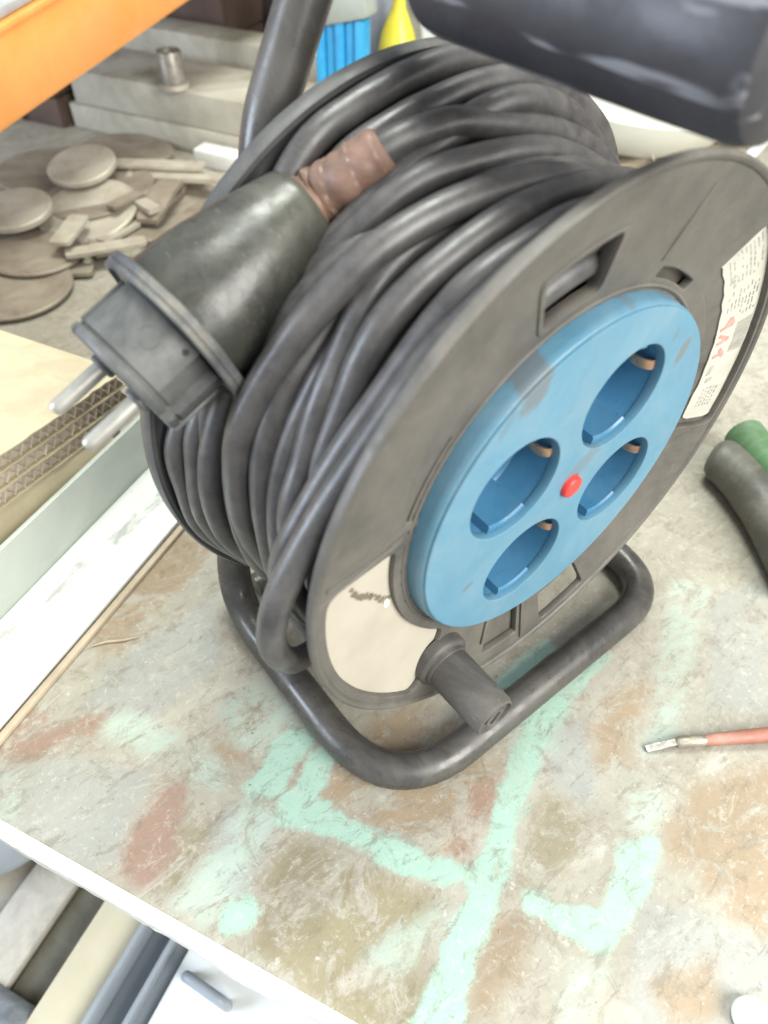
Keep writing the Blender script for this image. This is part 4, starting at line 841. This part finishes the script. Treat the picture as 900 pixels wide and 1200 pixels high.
B().add(lathe([(58.5, 8.6), (58.5, 12), (90, 12), (91, 11.4), (91, 9), (60, 8.6)], 40, (sx.x, sx.y), 'Z')).mk('pipe_wall', mat('dull_pipe', (0.36, 0.34, 0.3), (0.26, 0.24, 0.21), 0.4, None, 0, 100, 0.1, 500, metallic=0.5), stub)
B().add(lathe([(58.6, 12.2), (63, 12.2), (63, 14.4), (58.6, 14.6)], 40, (sx.x, sx.y), 'Z', closed_prof=True)).mk('foot_ring', M_blank2, stub)
tag(B().add(bench_box(-300, -238, 574, 596, 0.4, 17, 2)).mk('white_block', M_white, origin=bp(-269, 585, 0)), 'small bright white block lying in front of the lowest white beam', 'block')

# ------------------------------------------------------------------ orange beam, upper left
M_orange = mat('orange_gloss_paint', (0.84, 0.36, 0.10), (0.80, 0.31, 0.075), 0.22, (0.7, 0.5, 0.3), 0.12, 14, 0.03, 200, spec=0.6)
M_deck = mat('grey_deck_metal', (0.42, 0.42, 0.42), (0.34, 0.34, 0.34), 0.4)
rack = thing('orange_rack', 'glossy orange steel rack beam slanting across the upper left corner', 'rack', bp(-330, 520, 0))
tl = math.atan(0.136); bu = (E2 * math.cos(tl) + UP * math.sin(tl)); bw = (UP * math.cos(tl) - E2 * math.sin(tl))
c = bp(-300, 520, 0) + UP * (99 + (520 - 358) * 0.136)
B().add(frame_box(c - E1 * 22 + bw * 29, bu, E1, bw, 400, 22, 29, 5)).mk('beam', M_orange, rack)
B().add(frame_box(c - E1 * 2.2 + bw * 54.5, bu, E1, bw, 400, 3.4, 2.6, 1.6)).mk('beam_lip', M_orange, rack)
B().add(frame_box(c - E1 * 95 + bw * 61.5, bu, E1, bw, 400, 92, 3, 1)).mk('deck', M_deck, rack)
B().add(frame_box(c - E1 * 60 + bw * 66, bu, E1, bw, 398, 4, 1.5, 0.5)).mk('deck_rib', M_deck, rack)
for bb_ in (142, 900):
    zt = 99 + (bb_ - 358) * 0.136 + 26
    B().add(bench_box(-338, -306, bb_ - 16, bb_ + 16, 0.4, zt, 3)).mk('upright', M_orange, rack)

# ------------------------------------------------------------------ dark things and small stuff along the back
M_brownbox = mat('dark_brown_wood', (0.115, 0.075, 0.058), (0.075, 0.048, 0.038), 0.7, None, 0, 12, 0.2, 100)
M_black = mat('black_rubber', (0.04, 0.036, 0.038), (0.028, 0.026, 0.028), 0.6, DUST, 0.15, 10, 0.2, 100)
def crate(name, a0, a1, b0, b1, z1, m, label, cat, planks=4):
    t = thing(name, label, cat, bp((a0 + a1) / 2, (b0 + b1) / 2, 0.4))
    h = z1 / planks
    for k in range(planks):
        for (x0, x1, y0, y1) in ((a0, a1, b0, b0 + 10), (a0, a0 + 10, b0 + 10.3, b1), (a1 - 10, a1, b0 + 10.3, b1)):
            B().add(bench_box(x0, x1, y0, y1, k * h + 0.6, (k + 1) * h - 1.6, 1)).mk('plank', m, t)
    B().add(bench_box(a0 + 10.5, a1 - 10.5, b0 + 10.5, b1, 0.6, 8, 0.5)).mk('base_board', m, t)
    return t
crate('wooden_crate', -660, -395, 790, 980, 210, M_brownbox, 'dark brown wooden crate behind the white beams', 'crate')
crate('brown_box', -545, -485, 590, 640, 62, M_brownbox, 'small dark red-brown box at the left end of the white beams', 'box', 2)
tag(B().add(bench_box(-640, -545, 560, 568, 0.4, 62, 1.5)).mk('pale_panel', M_beam, origin=bp(-592, 564, 0)), 'pale grey panel standing below the orange beam at the left picture edge', 'panel')
ty = thing('tyre', 'black rubber tyre leaning in shadow behind the white beams', 'tyre', bp(-330, 905, 0))
def tyre():
    c = bp(-330, 880, 128); ax = (E2 * 0.93 + E1 * 0.37).normalized(); u = ax.cross(UP).normalized(); v = u.cross(ax)
    V = []; F = []; n = 56; m_ = 18
    for i in range(n):
        t = 2 * math.pi * i / n
        for j in range(m_):
            q = 2 * math.pi * j / m_; R_ = 96 + 31 * math.cos(q); h = 27 * math.sin(q)
            V.append(c + (u * math.cos(t) + v * math.sin(t)) * R_ + ax * h)
    for i in range(n):
        for j in range(m_): F.append((i * m_ + j, ((i + 1) % n) * m_ + j, ((i + 1) % n) * m_ + (j + 1) % m_, i * m_ + (j + 1) % m_))
    return V, F
B().add(tyre()).mk('tread', M_black, ty)
cR = bp(-330, 880, 128); axR = (E2 * 0.93 + E1 * 0.37).normalized()
B().add(tube([cR - axR * 14, cR + axR * 14], [66, 66], 48)).mk('rim', mat('brown_rim', (0.1, 0.06, 0.055), None, 0.6), ty)

M_sky = mat('bright_blue_plastic', (0.04, 0.38, 0.68), (0.03, 0.30, 0.6), 0.45, None, 0, 30, 0.1, 200)
M_grn = mat('grey_green_plastic', (0.36, 0.39, 0.35), (0.3, 0.33, 0.3), 0.5, None, 0, 30, 0.1, 200)
M_yel = mat('yellow_plastic', (0.68, 0.62, 0.07), (0.6, 0.54, 0.05), 0.4, None, 0, 30, 0.05, 200)
brush = thing('blue_brush', 'blue bristled brush with grey-green top standing behind the reel', 'brush', (-514.48, 276.86, 0.4))
bc = Vector((-514.48, 276.86, 0.4))
for k in range(5):
    B().add(frame_box(bc + E1 * (-20 + 10 * k) + UP * 66 + E2 * (3 * (k % 2)), E1, E2, UP, 4.7, 9, 66, 2.5)).mk('bristle_row', M_sky, brush)
B().add(frame_box(bc + E1 * 4 + UP * 146, (E1 + UP * 0.25).normalized(), E2, (UP - E1 * 0.25).normalized(), 24, 13, 17, 4)).mk('brush_block', M_grn, brush)
B().add(tube([bc + UP * 160, bc + UP * 210 + E2 * 22 + E1 * 9], 8, 16)).mk('brush_handle', M_grn, brush)
yc = Vector((-515.8, 343.62, 0.4))
yt = thing('yellow_spoon', 'yellow plastic scoop with narrow neck standing behind the reel', 'scoop', yc)
Yp = [yc + UP * h for h in (0, 30, 62, 74, 86, 98, 110, 120, 130, 142, 165)]
B().add(tube(Yp, [8, 9, 13, 17, 19, 18.5, 15.5, 11, 6.5, 5.5, 5], 24)).mk('scoop_bowl', M_yel, yt)
gc = Vector((-565.68, 357.37, 0.4))
gt = thing('grey_bottle', 'grey plastic bottle with dark cap between the blue brush and yellow scoop', 'bottle', gc)
B().add(lathe([(0.5, 0.02), (0.5, 23), (3, 25), (112, 25), (128, 22), (140, 12), (152, 11.5), (152, 0.02)], 40, (gc.x, gc.y), 'Z')).mk('bottle_body', mat('slate_plastic', (0.2, 0.22, 0.26), None, 0.5), gt)
B().add(lathe([(152.3, 13), (170, 13), (172, 11), (172, 0.02)], 32, (gc.x, gc.y), 'Z')).mk('cap', M_black, gt)
M_paper = mat('white_paper', (0.84, 0.84, 0.80), (0.78, 0.78, 0.74), 0.55, None, 0, 10, 0.05, 100)
M_slab = mat('cream_white_plastic', (0.70, 0.70, 0.62), (0.62, 0.62, 0.54), 0.45, None, 0, 10, 0.05, 100)
def poly_slab(name, P, th, m, label, cat):
    P = [Vector(p) for p in P]; n = len(P); V = P + [p - UP * th for p in P]
    F = [tuple(range(n)), tuple(range(2 * n - 1, n - 1, -1))] + [(i, i + n, (i + 1) % n + n, (i + 1) % n) for i in range(n)]
    o = mk(name, V, F, m, smooth=False, origin=sum(V, Vector()) / len(V)); return tag(o, label, cat)
poly_slab('paper_sheet', [(-931.09, 731.45, 1.6), (-921.13, 746.56, 1.6), (-625.5, 699.77, 1.6), (-565.87, 635.44, 1.6), (-666.44, 518.48, 1.6)], 1.2, M_paper, 'white paper sheet lying on the bench behind the top of the reel', 'paper')
poly_slab('white_lath', [(-643.03, 696.48, 7.3), (-523.52, 680.63, 7.3), (-505.43, 646.23, 7.3), (-553.5, 620.48, 7.3), (-603.84, 633.96, 7.3)], 7, M_paper, 'short bluish white lath under the handle grip behind the cable', 'lath')
bw_c = Vector((-384.18, 592.65, 12.0))
B_ = B().add(lathe([(0.5, 0.02), (0.5, 60), (10, 78), (34, 92), (44, 95), (46, 91), (43, 20), (42.5, 0.02)], 64, (bw_c.x, bw_c.y), 'Z'))
tag(B_.mk('plastic_lid', M_slab, origin=bw_c), 'round off-white plastic tub lying upside down below the handle grip', 'tub')
poly_slab('metal_ruler', [(-270.29, 639.98, 3.0), (-279.44, 634.82, 3.0), (-331.97, 780.43, 3.0), (-312.12, 784.8, 3.0)], 2.0, M_paper, 'narrow pale strip lying at the right picture edge below the grip', 'strip')
tag(B().add(tube([(-333.08, 536.07, 22.0), (-323.07, 537.0, 8.0), (-307.88, 525.62, 2.0)], 0.9, 8)).mk('wire', mat('pale_wire', (0.6, 0.5, 0.38), None, 0.5), origin=[(-333.08, 536.07, 22.0), (-323.07, 537.0, 8.0), (-307.88, 525.62, 2.0)][0]), 'thin pale wire standing in the dirt behind the reel', 'wire')
def dirt_patch(poly_pts, name, label, cat, h, seed):
    P = [Vector(p) for p in poly_pts]; c = sum(P, Vector()) / len(P); V = [c + UP * h]; F = []; rings_ = 9; n = 60
    per = []
    for i in range(n):
        f = i / n * len(P); k = int(f); per.append(P[k].lerp(P[(k + 1) % len(P)], f - k))
    for j in range(1, rings_ + 1):
        f = j / rings_
        for i in range(n):
            q = c.lerp(per[i], f * (1 + 0.12 * noise.noise(per[i] * 0.03 + Vector((seed, 0, 0)))))
            z = h * (1 - f ** 2) * (0.6 + 0.9 * abs(noise.noise(q * 0.06 + Vector((0, seed, 0))))) + 0.3
            V.append(Vector((q.x, q.y, z if j < rings_ else 0.25)))
    for i in range(n): F.append((0, 1 + i, 1 + (i + 1) % n))
    for j in range(rings_ - 1):
        for i in range(n): F.append((1 + j * n + i, 1 + (j + 1) * n + i, 1 + (j + 1) * n + (i + 1) % n, 1 + j * n + (i + 1) % n))
    o = mk(name, V, F, mat('loose_dirt', (0.34, 0.28, 0.19), (0.2, 0.16, 0.11), 0.85, None, 0, 60, 0.5, 200), origin=c)
    tag(o, label, cat); o['kind'] = 'stuff'; return o
dirt_patch([(-304.19, 441.62, 0.0), (-355.28, 507.66, 0.0), (-374.95, 598.7, 0.0), (-365.72, 700.22, 0.0), (-316.23, 660.5, 0.0), (-296.46, 553.3, 0.0), (-285.2, 467.88, 0.0)], 'dirt', 'loose brown dirt heaped on the bench behind the reel', 'dirt', 9, 3)
dk = B().add(bench_box(*(108, 182, 880, 896, 0.5, 10), 1.5)); tag(dk.mk('dark_lath', M_black, origin=bp(150, 1040, 0)), 'dark lath lying across the dirt under the handle grip', 'lath')

# ------------------------------------------------------------------ right side of the bench
M_tool = mat('dark_olive_rubber', (0.085, 0.083, 0.068), (0.06, 0.06, 0.05), 0.42, (0.36, 0.35, 0.29), 0.35, 30, 0.2, 200)  # the dust tint also paints the lit top of the handle
M_green = mat('green_plastic', (0.075, 0.18, 0.07), (0.06, 0.14, 0.055), 0.45, (0.4, 0.45, 0.38), 0.25, 40, 0.1, 200)
tool = thing('hand_tool', 'hand tool with thick dark rubber handle and green grip at the right edge', 'hand tool', (-18.58, 191.84, 12.0))
T0 = Vector((-18.58, 191.84, 12.0)); T1 = Vector((26.13, 168.27, 12.0)); td = (T1 - T0)
TQ2 = catmull([T0 + td * f + UP * h for f, h in ((-0.10, 0), (0.0, 1), (0.3, 2), (0.7, 2), (1.2, 1), (1.9, 0))], 6)
TQ2 = [np.array(q) + np.array(E1) * 9 * math.sin(i / len(TQ2) * math.pi) for i, q in enumerate(TQ2)]
tr2 = [7 + (13.5 - 7) * min(1, (i / len(TQ2)) * 7) ** 0.5 + 1.0 * math.sin(i * .5) * 0.2 for i in range(len(TQ2))]
tr2[0] = 3
B().add(tube(TQ2, tr2, 28)).mk('rubber_handle', M_tool, tool)
G0 = Vector((-17.91, 218.61, 18.0)); G1 = Vector((4.91, 204.27, 18.0)); gd = G1 - G0
TQ3 = catmull([G0 + gd * f + UP * (1 * f) for f in (-0.12, 0, 0.4, 1.0, 1.9)], 6)
tr3 = [min(12, 5 + 12 * (i / len(TQ3)) ** 0.5 * 1.6) for i in range(len(TQ3))]
B().add(tube(TQ3, tr3, 24)).mk('green_grip', M_green, tool)

scr = thing('screwdriver', 'thin screwdriver with faded red handle lying at the right edge of the bench', 'screwdriver', (67.57, 17.32, 2.0))
s0, s1, s2, s3 = [Vector(q) for q in [(67.51, 17.79, 1.2), (74.74, 30.65, 3.5), (97.75, 65.04, 5.0), (121.86, 102.61, 6.0)]]
B().add(loft([[q + d1 * a_ + UP * b_ for a_, b_ in zip((-w_, w_, w_, -w_), (-h_, -h_, h_, h_))] for q, w_, h_, d1 in ((s0, 1.5, 0.3, (s1 - s0).normalized().cross(UP)), (s0.lerp(s1, .35), 1.7, 0.8, (s1 - s0).normalized().cross(UP)), (s0.lerp(s1, .7), 1.4, 1.3, (s1 - s0).normalized().cross(UP)), (s1, 1.5, 1.5, (s1 - s0).normalized().cross(UP)))])).mk('blade', mat('tarnished_blade', (0.34, 0.33, 0.29), (0.24, 0.22, 0.19), 0.4, None, 0, 200, 0.2, 500, metallic=0.5), scr)
B().add(tube([s1 - (s1 - s0) * .08, s1, s1.lerp(s2, .25), s1.lerp(s2, .3)], [2.0, 2.8, 2.8, 2.2], 16)).mk('ferrule', mat('tarnished_steel', (0.4, 0.36, 0.3), (0.3, 0.26, 0.2), 0.45, None, 0, 200, 0.3, 500, metallic=0.6), scr)
B().add(tube([s1.lerp(s2, .28), s1.lerp(s2, .4), s2, s3], [2.2, 2.9, 3.5, 4.2], 10)).mk('handle', mat('faded_red_plastic', (0.36, 0.14, 0.10), (0.30, 0.12, 0.085), 0.5, (0.5, 0.4, 0.33), 0.5, 60, 0.2, 300), scr)
cc = Vector((152.15, -33.58, 3.0))
tag(B().add(lathe([(0.4, 0.02), (0.4, 5.6), (2, 6.4), (4.5, 6.2), (6.2, 4.6), (6.9, 2.4), (7, 0.02)], 32, (cc.x, cc.y), 'Z')).mk('bottle_cap', M_paper, origin=cc), 'small rounded white cap at the lower right corner of the bench', 'cap')
# splinter and little crumbs
tag(B().add(tube([(-134.47, -156.42, 0.8), (-132.26, -149.82, 1.0), (-127.97, -142.77, 1.1), (-125.37, -135.91, 0.8)], [0.3, 0.7, 0.6, 0.2], 6)).mk('splinter', M_lath, origin=[(-134.47, -156.42, 0.8), (-132.26, -149.82, 1.0), (-127.97, -142.77, 1.1), (-125.37, -135.91, 0.8)][0]), 'pale wood splinter lying on the brown patch beside the white bar', 'splinter')
V = []; F = []
for i in range(700):
    a = random.uniform(-20, 320); b = random.uniform(4, 420); s_ = random.uniform(0.2, 0.62) * (1.8 if random.random() < 0.05 else 1)
    if random.random() < 0.5 and b < 120: continue
    c = bp(a, b, 0.02); k = len(V); t = random.uniform(0, 6.28)
    for q in range(5):
        r = s_ * random.uniform(.5, 1.2); V.append(c + Vector((r * math.cos(t + q * 1.256), r * math.sin(t + q * 1.256), 0)))
    V.append(c + UP * s_ * 0.7)
    F += [(k + q, k + (q + 1) % 5, k + 5) for q in range(5)]
cr = mk('crumbs', V, F, mat('crumb_mix', (0.5, 0.46, 0.38), (0.16, 0.13, 0.1), 0.8, None, 0, 160, 0), origin=bp(150, 200, 0)); cr['kind'] = 'stuff'; cr['label'] = 'scattered crumbs of grit and paint on the bench top'; cr['category'] = 'grit'

# ------------------------------------------------------------------ on the lower shelf, seen past the bench's front edge
Z = -241
M_cream = mat('cream_board', (0.66, 0.61, 0.44), (0.58, 0.53, 0.38), 0.6, None, 0, 10, 0.1, 100)
M_bg = mat('blue_grey_metal', (0.36, 0.40, 0.44), (0.28, 0.32, 0.36), 0.4, None, 0, 10, 0.1, 100)
M_wh2 = mat('bright_white_panel', (0.84, 0.87, 0.86), (0.80, 0.83, 0.82), 0.4, None, 0, 10, 0.05, 100)
M_fuzz = mat('grey_cloth', (0.34, 0.38, 0.42), (0.26, 0.29, 0.33), 0.9, None, 0, 150, 0.8, 400)
pi = thing('grey_pipe', 'thick blue-grey pipe elbow on the lower shelf at the left picture edge', 'pipe', bp(-100, -20, Z))
pp = fillet([bp(-215, -60, Z + 28), bp(-112, 10, Z + 28), bp(-100, 120, Z + 28)], (50,), 14)
B().add(tube(pp, 26, 32)).mk('pipe_wall', M_bg, pi)
B().add(tube([pp[0], pp[0] + (pp[1] - pp[0]).normalized() * 16], 28.5, 32)).mk('pipe_collar', M_bg, pi)
tag(B().add(bench_box(-92, -58, -150, 240, Z, Z + 9, 1)).mk('board', mat('beige_board', (0.55, 0.52, 0.45), None, 0.6), origin=bp(-75, 40, Z)), 'narrow beige board lying on the lower shelf beside the pipe', 'board')
tag(B().add(bench_box(-28, 4, -150, 240, Z, Z + 22, 1)).mk('board', M_cream, origin=bp(-12, 40, Z)), 'cream yellow board lying on the lower shelf next to the channel', 'board')
tag(B().add(bench_box(-56, -30, -150, 240, Z, Z + 3, 1)).mk('board', mat('dark_gap_shade', (0.15, 0.14, 0.10), None, 0.7), origin=bp(-43, 40, Z)), 'dark strip standing in for the shaded gap between beige and cream boards', 'board')  # added strip, its dark colour is the shade in the gap
ch = thing('steel_channel', 'blue-grey steel channel lying on the lower shelf', 'channel', bp(20, 40, Z))
B().add(bench_box(5, 34, -150, 240, Z, Z + 4, .8)).mk('web', M_bg, ch)
B().add(bench_box(5, 8, -150, 240, Z + 4.3, Z + 30, .8)).mk('wall', M_bg, ch)
B().add(bench_box(24, 27, -150, 240, Z + 4.3, Z + 20, .8)).mk('wall', M_bg, ch)
wt = thing('white_cabinet', 'bright white panel with a curved pull handle on the lower shelf', 'drawer front', bp(120, 40, Z))
B().add(bench_box(36, 420, -170, 240, Z, Z + 12, 2)).mk('panel', M_wh2, wt)
B().add(tube(fillet([bp(46, -6, Z + 12), bp(46, -6, Z + 26), bp(76, -8, Z + 26), bp(76, -8, Z + 12)], (9, 9), 8), 3.4, 14)).mk('handle', M_bg, wt)
V = []; F = []                                   # crumpled cloth
n = 30
for i in range(n):
    for j in range(n):
        a = -70 + 64 * i / (n - 1); b = -120 + 62 * j / (n - 1)
        e = math.sin(math.pi * i / (n - 1)) * math.sin(math.pi * j / (n - 1))
        V.append(bp(a, b, Z + 10 + 20 * e ** 0.5 + 7 * noise.noise((a * .12, b * .12, 0)) * e))
for i in range(n - 1):
    for j in range(n - 1): F.append((i * n + j, (i + 1) * n + j, (i + 1) * n + j + 1, i * n + j + 1))
tag(mk('cloth', V, F, M_fuzz, origin=bp(-38, -90, Z)), 'crumpled blue-grey cloth in the lower left corner', 'cloth')
